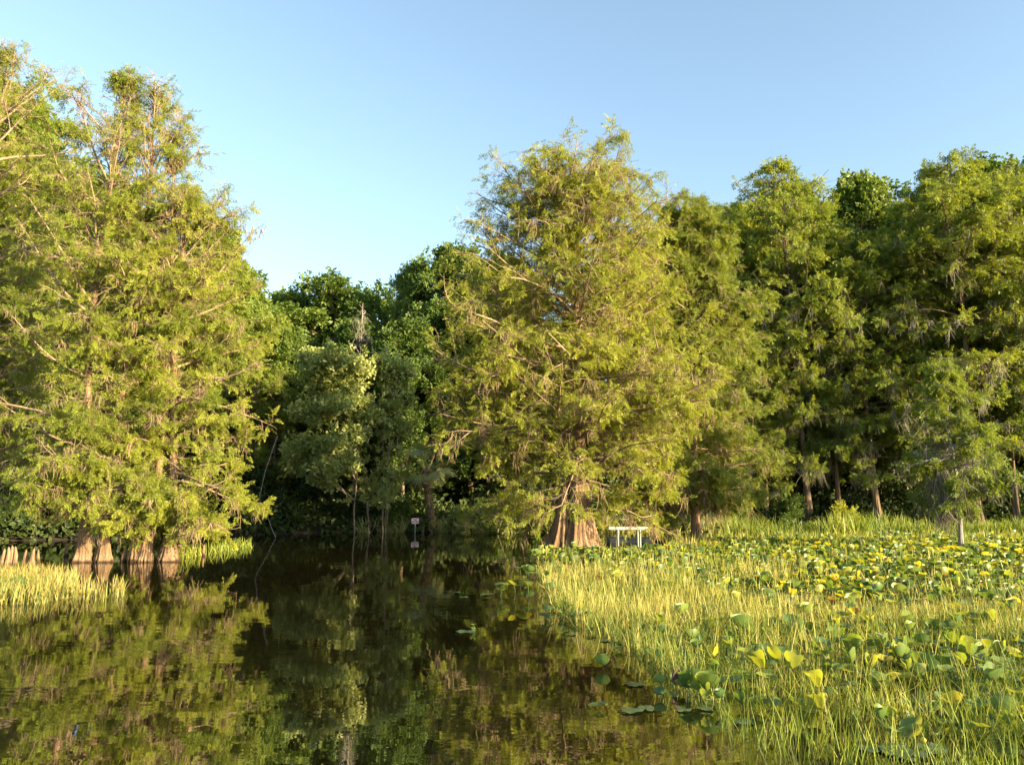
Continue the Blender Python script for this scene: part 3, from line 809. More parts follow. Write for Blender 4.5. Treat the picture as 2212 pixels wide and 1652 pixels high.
# ------------------------------------------------------------------ palm
def palm():
    rng = np.random.default_rng(91)
    Y = 42.4
    foot = at(938, 1150, Y); head = at(915, 1003, Y)
    root = empty("palm_tree", (foot.x, Y, 0))
    h = head - Vector((foot.x, Y, 0))
    g = G()
    k = 22; s = np.linspace(0, 1, k)
    P = np.stack([h.x * s, .1 * np.sin(3 * s), -.2 + (h.z + .2) * s], -1)
    tubes(g, P[None], (.19 + .04 * (np.arange(k) % 2) + .05 * s)[None], 10)
    obj("trunk", g.mesh("trunk", M['barkd'], False), root)
    def fan(az, elev, Lp, R, mat, spread=2.3, nl=30):
        g = G()
        d = np.array([math.cos(az) * math.cos(elev), math.sin(az) * math.cos(elev), math.sin(elev)])
        st = np.array(h) + rng.normal(0, .06, 3)
        pet = grow(rng, st[None], d[None], np.array([Lp]), 7, .02, np.array([-.06]))
        tubes(g, pet, np.linspace(.022, .014, 7)[None], 4)
        end = pet[0, -1]; T = nrm(pet[0, -1] - pet[0, -2])
        S = nrm(np.cross(T, np.array([0, 0, 1.]) + rng.normal(0, .3, 3))); U = np.cross(S, T)
        for i in range(nl):
            a = (i / (nl - 1) - .5) * spread * 2 * .62
            dd = T * math.cos(a) + S * math.sin(a) + U * .12 * abs(math.sin(a))
            L = R * (.75 + .25 * math.cos(a)) * rng.uniform(.9, 1.05)
            B = grow(rng, end[None], dd[None], np.array([L]), 6, .015, np.array([-.07]))[0]
            wv = np.array([.015, .035, .04, .032, .02, .004])[:, None]
            sd = nrm(np.cross(nrm(np.gradient(B, axis=0)), U))
            V = np.stack([B - sd * wv / 2, B + sd * wv / 2], 1).reshape(-1, 3)
            F = [(2 * j, 2 * j + 1, 2 * j + 3, 2 * j + 2) for j in range(5)]
            g.add(V, F)
        return obj("frond", g.mesh("frond", M[mat], False), root)
    for i in range(20):
        az = i * 2.39996
        el = math.radians(np.interp(i, [0, 19], [70, -35]))
        fan(az, el, rng.uniform(.7, 1.05), rng.uniform(.95, 1.15), 'palm')
    for i in range(7):
        o = fan(i * .9 + .4, math.radians(rng.uniform(-70, -50)), .6, .7, 'moss', 1.2, 18)
        o["label"] = "dead brown hanging frond"
    # ferns growing on the trunk
    g = G()
    for i in range(260):
        t = rng.uniform(.0, .92); p = np.array([h.x * t, 0, h.z * t]); az = rng.uniform(0, 6.28)
        p += .2 * np.array([math.cos(az), math.sin(az), 0])
        B = grow(rng, p[None], np.array([[math.cos(az), math.sin(az), .8]]), np.array([rng.uniform(.3, .6)]), 5, .08, np.array([-.22]))[0]
        sd = nrm(np.cross(nrm(np.gradient(B, axis=0)), np.array([0, 0, 1.]))); wv = np.array([.03, .06, .06, .04, .01])[:, None]
        V = np.stack([B - sd * wv / 2, B + sd * wv / 2], 1).reshape(-1, 3)
        g.add(V, [(2 * j, 2 * j + 1, 2 * j + 3, 2 * j + 2) for j in range(4)])
    obj("fern", g.mesh("fern", M['palm'], False), root)
    tag(root, "cabbage palm with fan fronds and fern covered trunk on the bank", "palm")
    return root
palm()

# ------------------------------------------------------------------ blades (grass and reeds)
def blades(g, rng, pos, h, w, lean=.25, k=5, curl=.10):
    n = len(pos)
    D = np.zeros((n, 3)); D[:, 2] = 1
    D += rng.normal(0, lean * .6, (n, 3)) * np.array([1, 1, 0]); 
    P = grow(rng, pos, D, h, k, curl * .6, -.05)
    az = rng.uniform(0, PI, n); S = np.stack([np.cos(az), np.sin(az), 0 * az], -1)[:, None, :]
    prof = np.array([.8, 1, .85, .55, .1])[:k][None, :, None]
    W = w[:, None, None] * prof / 2
    V = np.stack([P - S * W, P + S * W], 2)
    i = np.arange(n * k * 2).reshape(n, k, 2)
    F = np.stack([i[:, :-1, 0], i[:, :-1, 1], i[:, 1:, 1], i[:, 1:, 0]], -1)
    g.add(V, F)

def inpoly(x, y, poly):
    poly = np.array(poly, float); inside = np.zeros(len(x), bool)
    j = len(poly) - 1
    for i in range(len(poly)):
        xi, yi = poly[i]; xj, yj = poly[j]
        c = ((yi > y) != (yj > y)) & (x < (xj - xi) * (y - yi) / (yj - yi + 1e-12) + xi)
        inside ^= c; j = i
    return inside

def vnoise(x, y, sc, seed):
    """cheap smooth noise 0..1 on the ground plane"""
    r = np.random.default_rng(seed); v = 0
    for k in range(5):
        a = r.uniform(0, 6.28); f = sc * (1 + .6 * k); p = r.uniform(0, 6.28)
        v = v + np.sin((x * math.cos(a) + y * math.sin(a)) * f + p + 1.3 * np.sin(y * f * .7 + p * 2))
    return .5 + .5 * v / 3.2

MARSH = [(1140, 1206), (1200, 1195), (1295, 1198), (1430, 1194), (1450, 1177), (1540, 1168), (1600, 1158), (1900, 1152), (2500, 1150), (2560, 1700), (2300, 1650), (2212, 1618), (2000, 1588), (1850, 1568), (1690, 1548),
         (1560, 1528), (1470, 1495), (1400, 1440), (1345, 1400), (1262, 1362), (1202, 1330), (1180, 1290), (1160, 1245), (1190, 1225)]

def scatter(rng, n, ymin=5.0, ymax=46, xmax=45):
    y = rng.uniform(ymin, ymax, n); x = rng.uniform(-2, xmax, n)
    px, py = project(np.stack([x, y, 0 * x], -1))
    m = inpoly(px, py, MARSH)
    return x[m], y[m], px[m], py[m]

def lily_zone(px, py, x, y):
    """share of lily leaves (1) against grass (0)"""
    far = np.interp(py, [1150, 1165, 1190, 1260, 1310, 1350], [0, .2, 1.1, 1.0, .6, .15])
    fx = np.interp(px, [1140, 1350, 1550, 1850], [0, .12, .6, 1])
    edge = np.interp(py, [1185, 1195, 1232, 1245], [0, 1, 1, .0])       # lily strip at the left end
    band = np.interp(py, [1385, 1405, 1460, 1490], [0, .85, .85, .05]) * np.interp(px, [1700, 1850, 2212], [.1, .9, 1])
    z = np.maximum(np.maximum(far * fx, edge * .9), np.maximum(band, np.interp(px, [1400, 1700, 2000], [.10, .26, .34])))
    n = vnoise(x, y, 1.1, 7)
    return np.clip(z + (n - .5) * .7, .02, 1)

def marsh():
    rng = np.random.default_rng(101)
    g = G(); gs = G()
    for (y0, y1, dens, w, hs) in [(5, 9, 860, .0085, .46), (9, 14, 620, .0115, .48), (14, 21, 330, .018, .52), (21, 30, 170, .027, .55), (30, 46, 75, .036, .6)]:
        xm = y1 * .86 + 2
        n = int(dens * (y1 - y0) * (xm + 2))
        x, y, px, py = scatter(rng, n, y0, y1, xm)
        z = lily_zone(px, py, x, y)
        # grass grows in tufts
        tn = vnoise(x, y, 3.1, 12)
        keep = rng.uniform(0, 1, len(x)) < np.clip((1 - z) ** 1.5 * np.clip(1.9 * tn - .25, .15, 1), .04, 1)
        x, y, px, py = x[keep], y[keep], px[keep], py[keep]
        h = hs * rng.uniform(.45, 1.15, len(x)) * (.75 + .5 * vnoise(x, y, .6, 9))
        ps = np.interp(py, [1170, 1225, 1300, 1380, 1460, 1560], [.2, .62, .6, .36, .22, .12]) * (.35 + 1.3 * vnoise(x, y, .8, 21))
        st = rng.uniform(0, 1, len(x)) < ps
        P_ = np.stack([x, y, 0 * x - .06], -1); W_ = w * rng.uniform(.6, 1.3, len(x))
        blades(g, rng, P_[~st], h[~st] * .92, W_[~st], .42)
        blades(gs, rng, P_[st], h[st] * 1.08, W_[st] * .8, .26)
        # bent and broken stems lying through the stand
        nb = len(x) // 14; ib = rng.integers(0, len(x), nb)
        blades(gs, rng, P_[ib] + np.array([0, 0, .08]), h[ib] * .9, W_[ib] * .9, 1.9, curl=.3)
    # back fringe of tall reeds against the wood
    n = 9000
    px = rng.uniform(1560, 2330, n); py = 1163 - 9 * rng.uniform(0, 1, n)
    pos = np.array([list(ground(a, c)) for a, c in zip(px, py)])
    kk = rng.uniform(0, 1, n) < .15 + 1.1 * vnoise(pos[:, 0], pos[:, 1], .5, 31)
    pos = pos[kk]; n = len(pos)
    blades(g, rng, pos, rng.uniform(.4, .9, n) * (.35 + 1.3 * vnoise(pos[:, 0], pos[:, 1], .7, 33)), rng.uniform(.03, .05, n), .4)
    # sparse stems in open water by the near edge
    n = 330
    px = rng.uniform(1560, 2212, n); py = np.interp(px, [1560, 1690, 2212], [1548, 1575, 1655]) + rng.uniform(0, 60, n) ** 1.0
    pos = np.array([list(ground(a, c)) for a, c in zip(px, py)]); pos[:, 2] = -.05
    blades(g, rng, pos, rng.uniform(.15, .42, n), rng.uniform(.006, .010, n), .35)
    tag(obj("marsh_grass", g.mesh("marsh_grass", M['grass'])), "yellow green and straw marsh grass standing in the shallows on the right", kind="stuff")
    tag(obj("straw_grass", gs.mesh("straw_grass", M['straw'])), "dry straw coloured stems mixed through the green marsh grass", kind="stuff")
    # left reed bed
    g = G(); n = 4200
    px = rng.uniform(-160, 165, n); py = 1240 + 66 * rng.uniform(0, 1, n) ** 1.2
    ok = (py > 1232 + np.maximum(px - 60, 0) * .15) & (py < 1315 - np.maximum(px - 40, 0) * .2)
    px, py = px[ok], py[ok]
    e1 = rng.uniform(238, 268, 60); 
    px = np.r_[px, e1, rng.uniform(160, 230, 110)]; py = np.r_[py, rng.uniform(1270, 1290, 60), rng.uniform(1262, 1300, 110)]
    pos = np.array([list(ground(a, c)) for a, c in zip(px, py)]); pos[:, 2] = -.04
    blades(g, rng, pos, rng.uniform(.18, .44, len(pos)), rng.uniform(.012, .022, len(pos)), .22)
    tag(obj("reed_grass", g.mesh("reed_grass", M['reed'])), "orange green reed bed in front of the flooded cypresses on the left", kind="stuff")
    # thin grass along the waterline right of the left group
    g = G(); n = 420
    px = rng.uniform(380, 545, n); py = np.interp(px, [380, 545], [1205, 1178]) + rng.uniform(-4, 5, n)
    pos = np.array([list(ground(a, c)) for a, c in zip(px, py)]); pos[:, 2] = -.04
    blades(g, rng, pos, rng.uniform(.15, .5, n), rng.uniform(.02, .03, n), .4)
    tag(obj("shore_grass", g.mesh("shore_grass", M['grass'])), "thin grass fringe under the right side of the flooded group", kind="stuff")
marsh()

# ------------------------------------------------------------------ lily leaves
def lily_verts(kind, seed):
    """heart shaped leaf of radius 1, stalk attached at the notch; returns quads in local space"""
    r = random.Random(seed)
    n = 18; rings = [.35, .7, 1.0]
    cup = {'flat': r.uniform(-.03, .04), 'cup': r.uniform(.1, .32), 'fold': r.uniform(.55, 1.1), 'droop': -r.uniform(.2, .45)}[kind]
    fold = {'flat': 0, 'cup': .1, 'fold': .8, 'droop': 0}[kind]
    ph = r.uniform(0, 6)
    V = [(0, 0, 0)]
    for q in rings:
        for i in range(n + 1):
            a = -PI + .30 + (2 * PI - .60) * i / n
            rad = q * (1.0 - .12 * abs(math.sin(a))) * (1.22 if abs(a) < .01 else 1 + .18 * math.cos(a) ** 3 * (a < PI / 2))
            x, y = rad * math.cos(a) + .1 * q, rad * math.sin(a) * .92
            z = cup * q * q + fold * abs(y) * .8 + .05 * math.sin(5 * a + ph) * q * q
            if fold: y *= (1 - .45 * fold * q)
            V.append((x, y, z))
    F = []
    m = n + 1
    for i in range(0, n, 2):
        F.append((0, 1 + i, 2 + i, 3 + i))
    for k in range(len(rings) - 1):
        for i in range(n):
            a = 1 + k * m + i; b2 = a + m
            F.append((a, b2, b2 + 1, a + 1))
    return np.array(V), np.array(F)

KINDS = [('flat', 1), ('cup', 2), ('fold', 3), ('droop', 4), ('cup', 5), ('fold', 6), ('flat', 7), ('droop', 8)]
LV = [lily_verts(k, s) for k, s in KINDS]

def rotm(yaw, tilt, ta):
    c, s = math.cos(yaw), math.sin(yaw)
    Rz = np.array([[c, -s, 0], [s, c, 0], [0, 0, 1]])
    ax = np.array([math.cos(ta), math.sin(ta), 0]); K = np.array([[0, -ax[2], ax[1]], [ax[2], 0, -ax[0]], [-ax[1], ax[0], 0]])
    return (np.eye(3) + math.sin(tilt) * K + (1 - math.cos(tilt)) * K @ K) @ Rz

def add_leaf(g, V, F, loc, size, R, stalk=True, w=.008):
    P = (V * size) @ R.T + loc
    g.add(P, F)
    if stalk and loc[2] > .04:
        b_ = np.array([loc[0] - .08 * size, loc[1], -.05]); s = np.linspace(0, 1, 4)[:, None]
        tubes(g, (b_ * (1 - s) + loc * s + np.array([.03, 0, 0]) * np.sin(s * PI))[None], np.full((1, 4), w), 4)

def lilies():
    rng = np.random.default_rng(131)
    X, Y_, PX, PY = scatter(rng, 110000, 5, 43, 40)
    z = lily_zone(PX, PY, X, Y_)
    dens = rng.uniform(0, 1, len(X)) < z ** 1.2 * .7
    X, Y_, PX = X[dens], Y_[dens], PX[dens]
    # thin out overlaps with a grid
    cell = {}
    keep = []
    for i in range(len(X)):
        cs = .17 if Y_[i] < 14 else .13
        k = (int(X[i] / cs), int(Y_[i] / cs), cs)
        if k in cell: continue
        cell[k] = 1; keep.append(i)
    X, Y_, PX = X[keep], Y_[keep], PX[keep]
    o = np.argsort(Y_); X, Y_, PX = X[o], Y_[o], PX[o]
    g = G(); nind = 0
    protos = {}
    for i in range(len(X)):
        kx = int(rng.choice(8, p=[.10, .17, .14, .1, .17, .12, .08, .12]))
        V, F = LV[kx]; kind = KINDS[kx][0]
        size = rng.uniform(.075, .15)
        h = 0.015 if kind == 'flat' and rng.uniform() < .5 else rng.uniform(.03, .24)
        if Y_[i] < 7.5: h *= .6; size *= .8
        tilt = {'flat': .08, 'cup': .3, 'fold': .45, 'droop': .3}[kind] * rng.uniform(.1, 1.0)
        if h < .03: tilt = 0.02
        yaw, ta = rng.uniform(0, 6.28), rng.uniform(0, 6.28)
        inview = PX[i] < 2230
        if inview and nind < 290:
            yel = rng.uniform() < .04
            key = (kx, yel)
            if key not in protos:
                gg = G(); add_leaf(gg, V, F, np.array([0, 0, 0.]), 1.0, np.eye(3), False)
                protos[key] = gg.mesh("lily_leaf", M['yellow'] if yel else M['lily'], True)
            ob = obj("lily_leaf", protos[key], None, (X[i], Y_[i], h))
            from mathutils import Matrix
            Rm = Matrix(rotm(yaw, tilt, ta).tolist()).to_4x4()
            ob.matrix_world = Matrix.Translation((X[i], Y_[i], h)) @ Rm @ Matrix.Scale(size, 4)
            if yel: tag(ob, "yellowed heart-shaped lily leaf rising from the marsh grass", "lily leaf", "yellowed lily leaves in the near marsh")
            else:
                lab = {'flat': "flat green heart-shaped lily leaf low among the marsh grass", 'cup': "cupped green lily leaf with raised rim among the marsh grass",
                       'fold': "green lily leaf folded along its midrib among the marsh grass", 'droop': "green lily leaf with drooping rim among the marsh grass"}[kind]
                tag(ob, lab, "lily leaf", {'flat': "flat", 'cup': "cupped", 'fold': "folded", 'droop': "drooping"}[kind] + " lily leaves in the near marsh")
            nind += 1
        else:
            add_leaf(g, V, F, np.array([X[i], Y_[i], h]), size * 1.0, rotm(yaw, tilt, ta), Y_[i] < 25)
    tag(obj("lily_leaves", g.mesh("lily_leaves", M['lily'], True)), "carpet of countless lily leaves covering the farther marsh", kind="stuff")
    print("lilies", len(X), nind)
lilies()

def specks():
    """bits of leaf and duckweed afloat"""
    rng = np.random.default_rng(171); g = G(); n = 900
    py = 1200 + 450 * rng.uniform(0, 1, n) ** 1.3; px = rng.uniform(0, 1640, n)
    m = ~inpoly(px, py, MARSH) & (vnoise(px * .01, py * .03, 1.0, 3) > .42)
    px, py = px[m], py[m]
    P = np.array([list(ground(a, c)) for a, c in zip(px, py)]); P[:, 2] = .006
    a = rng.uniform(0, 6.28, len(P)); X = np.stack([np.cos(a), np.sin(a), 0 * a], -1); Z = np.tile([[0, 0, 1.]], (len(P), 1))
    q = np.array([[(-1, 0, 0), (0, .5, .1), (1, 0, 0), (0, -.5, .1)]], float)
    place(g, q, P, X, Z, rng.uniform(.006, .018, len(P)))
    tag(obj("floating_debris", g.mesh("floating_debris", M['pad'])), "scattered leaf bits and duckweed afloat on the dark water", kind="stuff")
specks()

# ---- single pads and leaves on open water
def pad(px, py, wpx, kind, label, mat='pad', h=.012, tilt=.0, yaw=0.0, ta=0.0, seed=0, name="lily_pad"):
    p = ground(px, py); size = wpx / 2 / FPX * p.length
    V, F = lily_verts(kind, seed + 40)
    g = G(); g.add((V * size) @ rotm(yaw, tilt, ta).T, F)
    if h > .05:
        s = np.linspace(0, 1, 4)[:, None]
        tubes(g, (np.array([0, 0, -h - .05]) * (1 - s) + np.array([.02, 0, 0]) * np.sin(s * PI))[None], np.full((1, 4), .006), 4)
    o = obj(name, g.mesh(name, M[mat], True), None, (p.x, p.y, h))
    tag(o, label, "lily pad" if name == "lily_pad" else "lily leaf", "pads on open water")
    return o
PADS = [
 (1355, 1536, 50, 'flat', "large flat pad floating at the end of a pale pair near the grass"), (1395, 1533, 44, 'flat', "flat pad touching the large pad on its right side"),
 (1295, 1531, 42, 'cup', "curled green pad floating alone left of the pale pair"), (1480, 1533, 34, 'flat', "small flat pad nearest the dark leaf clump"),
 (1520, 1530, 36, 'flat', "flat pad half under the grass edge behind the small one"), (1365, 1479, 44, 'flat', "pale torn pad in mid water beneath the folded leaves"),
 (1440, 1443, 34, 'flat', "thin pad floating against the grass bend"), (1303, 1444, 34, 'fold', "dark folded leaf standing from the water with its shadow"),
 (1340, 1405, 36, 'cup', "grey green cupped leaf beside the two upper floating pads"), (1378, 1393, 30, 'flat', "upper floating pad nearer the grass"), (1232, 1371, 22, 'flat', "little pale pad off the grass corner"),
 (1310, 1385, 26, 'flat', "thin floating pad left of the upper one"), (1010, 1366, 42, 'flat', "lone pad with a sprig, farthest out on the dark water"),
 (1052, 1284, 34, 'flat', "pale floating pad left of the standing leaf clump"), (985, 1280, 20, 'flat', "tiny pale pad in the dark middle water"), (1000, 1290, 22, 'flat', "tiny pale pad just below the other tiny one"),
 (1960, 1632, 90, 'flat', "biggest round pad beside the yellow bud at the bottom"), (1890, 1618, 50, 'flat', "ragged pad left of the biggest round pad"), (2010, 1616, 60, 'flat', "pad overlapping behind the biggest round pad"),
 (1600, 1560, 40, 'flat', "dim floating pad under the overhanging grass"), (1345, 1245, 20, 'flat', "pale pad by the trunk side strip"), (1165, 1208, 40, 'droop', "pointed leaf at the tip of the lily strip"),
 (38, 1274, 24, 'fold', "dark leaf sticking out of the left reed bed"), (130, 1283, 36, 'flat', "pale flat pad at the front of the left reed bed"), (8, 1268, 26, 'cup', "upper bright yellow leaf at the left edge"), (4, 1290, 28, 'cup', "lower bright yellow leaf at the left edge"),
]
for i, (px, py, w, k, lab) in enumerate(PADS):
    pad(px, py, w, k, lab, mat='yellow' if 'yellow leaf' in lab else ('lily' if k in ('fold', 'cup', 'droop') else 'pad'), h=.013 if k == 'flat' else .035, tilt=0 if k == 'flat' else .15, yaw=i * 1.3, ta=i * 2.1, seed=i)

# leaf clumps rising from open water
def clump(px, py, n, r, seed, label, hh=(.08, .35), sz=(.10, .16)):
    rng = np.random.default_rng(seed); p = ground(px, py)
    root = empty("lily_plant", (p.x, p.y, 0))
    for i in range(n):
        kx = int(rng.choice([1, 2, 3, 4, 5, 7])); V, F = LV[kx]
        g = G(); loc = np.array([rng.uniform(-r, r), rng.uniform(-r, r) * 1.2, rng.uniform(*hh)])
        add_leaf(g, V, F, loc, rng.uniform(*sz), rotm(rng.uniform(0, 6.28), rng.uniform(.05, .5), rng.uniform(0, 6.28)), True, .005)
        obj("leaf", g.mesh("leaf", M['lily'], True), root)
    tag(root, label, "water lily", "lily clumps at the water edge")
clump(1107, 1290, 5, .32, 1, "small yellow green lily clump standing out in the dark water", sz=(.12, .2))
clump(1450, 1500, 8, .2, 2, "dark leafy lily clump beside the pads at the grass edge", (.03, .14), (.06, .11))
clump(1160, 1255, 8, .5, 3, "lily clump at the left tip of the marsh", (.05, .3))
clump(1215, 1340, 7, .4, 4, "dark lily clump below the straw coloured grass corner", (.05, .2))
clump(1570, 1528, 6, .22, 5, "grey green lily clump under the overhanging grass", (.03, .13), (.06, .1))
clump(1930, 1592, 6, .16, 6, "lily clump with large leaves near the round pads", (.05, .2), (.07, .11))
clump(1012, 1364, 3, .07, 7, "tiny yellow sprig on the lone pad", (.04, .12), (.03, .05))

def buds():
    for px, py, lab in [(1996, 1622, "round yellow water lily bud on a stalk above the biggest pad"), (1462, 1490, "small yellow bud in the dark leaf clump")]:
        p = ground(px, py); root = empty("lily_bud", (p.x, p.y, 0))
        g = G(); tubes(g, np.array([[(0, 0, -.05), (.005, 0, .03), (0, 0, .07)]]), np.full((1, 3), .005), 5); obj("stalk", g.mesh("stalk", M['lily'], True), root)
        g = G(); zz = np.linspace(0, PI, 8); P = np.stack([0 * zz, 0 * zz, .085 - .02 * np.cos(zz)], -1)
        tubes(g, P[None], (np.sin(zz) * .024 + .001)[None], 12); obj("flower", g.mesh("flower", M['yellow'], True), root)
        tag(root, lab, "lily bud")
buds()
pp = ground(1452, 1487)
def withered():
    rng = np.random.default_rng(8); V, F = lily_verts('fold', 99)
    g = G(); g.add((V * .11) @ rotm(1.2, 1.0, .5).T, F)
    o = obj("withered_leaf", g.mesh("withered_leaf", M['wither'], True), None, (pp.x, pp.y, .08))
    tag(o, "dark brown withered lily leaf curled up at the grass edge", "dead leaf")
withered()

# ------------------------------------------------------------------ cypress knees
def knees():
    rng = np.random.default_rng(141)
    spec = [(5, 1222, 36), (14, 1222, 40), (22, 1221, 42), (31, 1221, 40), (54, 1222, 34), (70, 1223, 38), (82, 1213, 26), (142, 1200, 30), (440, 1200, 24), (268, 1212, 36)]
    lab = ["shorter knee at the very left edge", "second cypress knee from the left edge, close to its neighbours", "tallest cypress knee of the tight left cluster", "blunt cypress knee ending the tight cluster",
           "short cypress knee alone right of the cluster", "thin pointed cypress knee right of the short one", "slim orange cypress knee farther back by the reeds", "double pointed cypress knee in the shade of the left branches",
           "low cypress knee under the right foliage skirt", "pointed cypress knee between smooth orange trunk and ribbed trunk"]
    for (px, py, hpx), l in zip(spec, lab):
        p = ground(px, py); h = hpx / FPX * p.y
        g = G(); th = np.linspace(0, 2 * PI, 12, endpoint=False); rows = []
        ph = rng.uniform(0, 6)
        for t in np.linspace(-.15, 1, 12):
            tt = max(t, 0); r = h * (.12 * (1 - tt) ** .8 + .04) * (1 if t < .98 else .3)
            w = 1 + .15 * np.cos(4 * th + ph) * (1 - tt)
            rows.append(np.stack([r * w * np.cos(th) + .05 * h * math.sin(3 * tt + ph), r * w * np.sin(th), np.full(12, h * t)], -1))
        i = np.arange(12 * 12).reshape(12, 12)
        g.add(np.array(rows), np.stack([i[:-1], np.roll(i[:-1], -1, 1), np.roll(i[1:], -1, 1), i[1:]], -1))
        tag(obj("cypress_knee", g.mesh("cypress_knee", M['bark'], True), None, (p.x, p.y, 0)), l, "cypress knee", "cypress knees in the shallows")
knees()

# ------------------------------------------------------------------ undergrowth on the bank and behind the wood
def undergrowth():
    rng = np.random.default_rng(151)
    g = G()
    n = 52000
    x = rng.uniform(-42, 46, n); d = rng.uniform(.5, 24, n) ** 1.0; y = shore(x) + d
    hmax = np.interp(d, [.5, 3, 10, 24], [.4, 1.3, 4.5, 8]) * (.6 + .8 * vnoise(x, y, .5, 4))
    z = .1 + hmax * rng.uniform(0, 1, n) ** .8
    T = nrm(rng.normal(0, 1, (n, 3)))
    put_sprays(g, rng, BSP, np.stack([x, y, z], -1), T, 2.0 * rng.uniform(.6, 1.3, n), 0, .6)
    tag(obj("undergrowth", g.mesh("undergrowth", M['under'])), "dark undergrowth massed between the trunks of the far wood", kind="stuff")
    g = G(); n = 15000
    x = rng.uniform(-8.5, 13, n); y = shore(x) + .45 + rng.uniform(0, 1.3, n) ** 1.5
    y = np.where(vnoise(x, y, 1.3, 5) > .25, y, y + 1)
    y = np.where((np.abs(x + 5.55) < .5), y + .6, y)
    blades(g, rng, np.stack([x, y, np.full(n, -.05)], -1), rng.uniform(.4, 1.15, n), rng.uniform(.03, .055, n), .6, 5, .22)
    tag(obj("bank_grass", g.mesh("bank_grass", M['palm'])), "tangled grass and ferns hanging over the far bank's edge", kind="stuff")
undergrowth()

# shrubs along the bank
def shrub(px, Y, w, h, seed, label, mat='oak'):
    rng = np.random.default_rng(seed); x = mx(px, Y)
    root = empty("shrub", (x, Y, 0.1))
    n = 40; az = rng.uniform(0, 6.28, n); D = np.stack([np.cos(az), np.sin(az), rng.uniform(.5, 2.0, n)], -1)
    P = grow(rng, rng.normal(0, .15, (n, 3)) * np.array([1, 1, 0]), D, h * rng.uniform(.6, 1.1, n), 6, .15, -.05)
    P[..., 0] *= w / h
    g = G(); tubes(g, P, np.full((n, 1), .014) * np.linspace(1, .3, 6)[None], 4); obj("stems", g.mesh("stems", M['barkd'], True), root)
    g = G(); p, tg = along(P, rng.uniform(.15, 1, (n, 34))); pos = p.reshape(-1, 3) + rng.normal(0, .12, (n * 34, 3))
    put_sprays(g, rng, BSP, pos, tg.reshape(-1, 3), .9 * rng.uniform(.6, 1.2, len(pos)), 0, 1); obj("foliage", g.mesh("foliage", M[mat]), root)
    tag(root, label, "shrub")
shrub(868, 43.5, .9, 2.0, 1, "bushy green shrub between the thin stems and the small sign", 'oak')
shrub(1010, 42.8, 1.0, 1.4, 2, "low shrub right of the palm's ferny trunk", 'pale')
shrub(1075, 42.6, 1.4, 1.5, 3, "wide low shrub under the big cypress's left branches", 'oak')
shrub(1150, 42.6, 1.2, 1.4, 4, "dark shrub just left of the swollen triple trunk", 'oak')
shrub(1690, 45.0, 1.2, 2.4, 5, "dark leafy shrub at the foot of the shaded short cypress", 'oak')
shrub(1818, 44.2, .9, 1.5, 6, "bright small shrub in front of the slim grey trunk", 'cyp')
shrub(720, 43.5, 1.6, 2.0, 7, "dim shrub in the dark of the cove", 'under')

# ------------------------------------------------------------------ loose branches / roots at the bank and thin trunks
def stick(pts, Y, r, label, mat='post', seed=0, cat="branch", name="fallen_branch", r1=.3):
    rng = np.random.default_rng(seed)
    P = np.array([list(at(x, y, Y + dy)) for x, y, dy in pts]); s = np.linspace(0, len(P) - 1, 14)
    Q = np.stack([np.interp(s, np.arange(len(P)), P[:, j]) for j in range(3)], -1) + rng.normal(0, .012, (14, 3))
    c = Q[0].copy(); g = G(); tubes(g, (Q - c)[None], (r * np.linspace(1, r1, 14))[None], 6)
    tag(obj(name, g.mesh(name, M[mat], True), None, tuple(c)), label, cat)
stick([(596, 1160, 0), (560, 1080, 0), (572, 1020, 0), (600, 940, 0)][::-1], 37, .018, "grey leaning dead stem at the edge of the dark cove", 'gbark', 1, "dead stem", "fallen_branch", .8)
stick([(1075, 1150, 0), (1085, 1120, 0), (1095, 1095, .3)], 41.2, .05, "short pale branch slanting out of the bank", 'pbark', 2)
stick([(1120, 1155, 0), (1128, 1125, 0), (1135, 1090, .3)], 40.8, .05, "pale branch standing in the water left of the big trunk", 'pbark', 3)
stick([(1060, 1112, 0), (1110, 1128, 0), (1150, 1124, 0), (1190, 1100, 1)], 36, .04, "long thin pale branch reaching left from the big trunk", 'pbark', 4)
stick([(1150, 1120, 0), (1155, 1080, 0), (1152, 1050, 0)], 36.5, .02, "thin upright twig beside the long pale branch", 'pbark', 5)

# ------------------------------------------------------------------ sign, dock, board
def box(g, x0, x1, y0, y1, z0, z1):
    V = [(x0, y0, z0), (x1, y0, z0), (x1, y1, z0), (x0, y1, z0), (x0, y0, z1), (x1, y0, z1), (x1, y1, z1), (x0, y1, z1)]
    g.add(V, [(0, 3, 2, 1), (4, 5, 6, 7), (0, 1, 5, 4), (1, 2, 6, 5), (2, 3, 7, 6), (3, 0, 4, 7)])

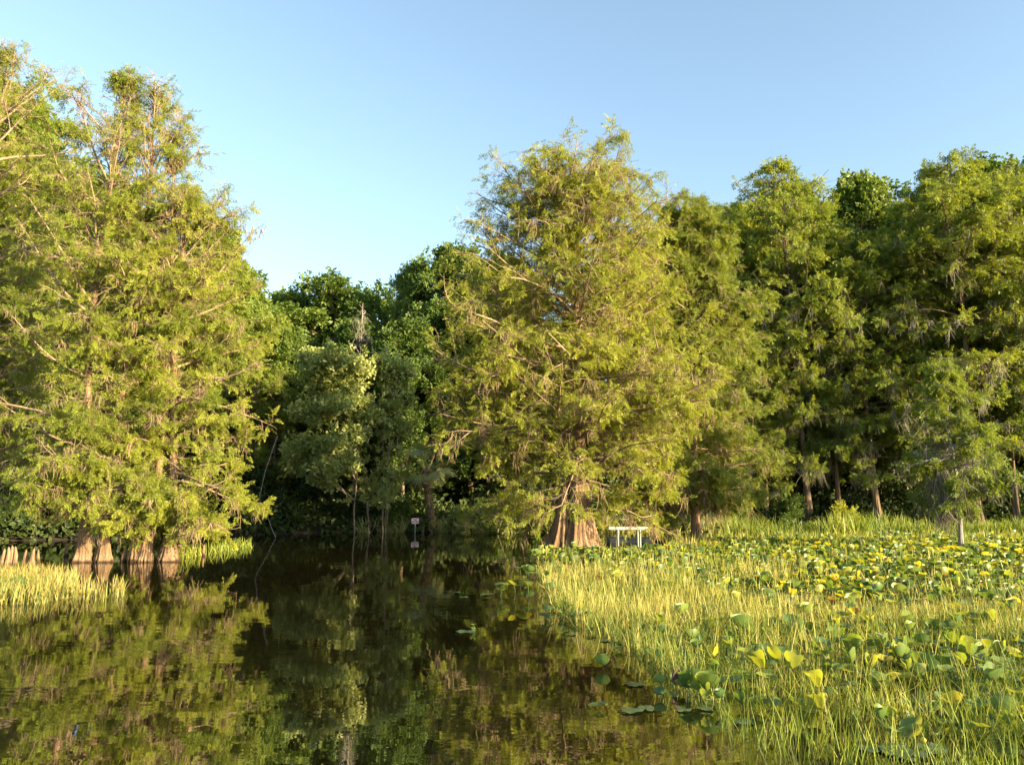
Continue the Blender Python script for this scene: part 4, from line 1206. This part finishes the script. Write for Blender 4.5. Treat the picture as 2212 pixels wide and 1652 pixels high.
def sign():
    Y = 42.15
    a = at(889, 1119, Y); c = at(905, 1130.5, Y)
    cx, cz = (a.x + c.x) / 2, (a.z + c.z) / 2; w = (c.x - a.x) / 2; h = (a.z - c.z) / 2
    root = empty("warning_sign", (cx, Y, 0))
    g = G(); box(g, -w, w, 0, .02, cz - h, cz + h); board = obj("board", g.mesh("board", M['white']), root)
    g = G(); box(g, -.03, .03, .023, .08, -.3, cz - h * .3); obj("post", g.mesh("post", M['post']), root)
    for txt, dz in (("NO", .42), ("WAKE", -.42)):
        cu = bpy.data.curves.new("lettering", 'FONT'); cu.body = txt; cu.size = h * .95; cu.align_x = 'CENTER'; cu.align_y = 'CENTER'; cu.extrude = .002; cu.offset = .004
        t = bpy.data.objects.new("tmp", cu); COL.objects.link(t); bpy.context.view_layer.update()
        me = bpy.data.meshes.new_from_object(t.evaluated_get(bpy.context.evaluated_depsgraph_get()))
        bpy.data.objects.remove(t); me.materials.clear(); me.materials.append(M['red'])
        o = obj("lettering", me, board, (0, -.005, cz + dz * h)); o.rotation_euler = (PI / 2, 0, 0)
    tag(root, "small white sign reading NO WAKE in red on the far bank", "sign")
    g = G(); a = at(908, 1127, Y + 1.2); c = at(938, 1131, Y + 1.2)
    box(g, a.x, c.x + .3, Y + 1.2, Y + 1.6, c.z, a.z)
    root = empty("bank_shelf", (0, 0, 0)); obj("plank", g.mesh("plank", M['grey']), root)
    g = G(); box(g, a.x + .1, a.x + .2, Y + 1.3, Y + 1.4, 0, c.z); box(g, c.x, c.x + .1, Y + 1.3, Y + 1.4, 0, c.z); obj("supports", g.mesh("supports", M['post']), root)
    tag(root, "grey plank shelf on the bank right of the small sign", "plank")
sign()

def dock():
    Y = ground(1370, 1182).y
    L, R_ = at(1315, 1141, Y).x, at(1401, 1141, Y).x; zt = at(1350, 1138, Y).z
    root = empty("boat_dock", ((L + R_) / 2, Y, 0)); hw = (R_ - L) / 2
    g = G()
    for j in range(4):
        box(g, -hw, hw, j * .17, j * .17 + .15, zt - .05, zt)
    obj("deck", g.mesh("deck", M['dockwood']), root)
    g = G(); box(g, -hw, hw, -.02, 0.0, zt - .10, zt - .052); obj("fascia", g.mesh("fascia", M['dockwood']), root)
    for x in (at(1335, 1150, Y).x, at(1383, 1150, Y).x):
        for y in (.05, .6):
            g = G(); tubes(g, np.array([[(x - (L + R_) / 2, y, -.8), (x - (L + R_) / 2, y, zt - .052)]]), np.full((1, 2), .035), 10); obj("post", g.mesh("post", M['post'], True), root)
    tag(root, "small white planked dock on thin posts right of the big swollen trunk", "dock")
    g = G(); Y2 = ground(1370, 1172).y
    L, R_ = at(1318, 1160, Y2).x, at(1408, 1160, Y2).x
    box(g, L, R_, Y2, Y2 + 1.2, -.5, .14); box(g, L - .04, R_ + .04, Y2 - .05, Y2 + 1.25, .142, .19)
    tag(obj("seawall", g.mesh("seawall", M['grey'])), "low grey block wall in the water behind the white dock", "wall")
dock()
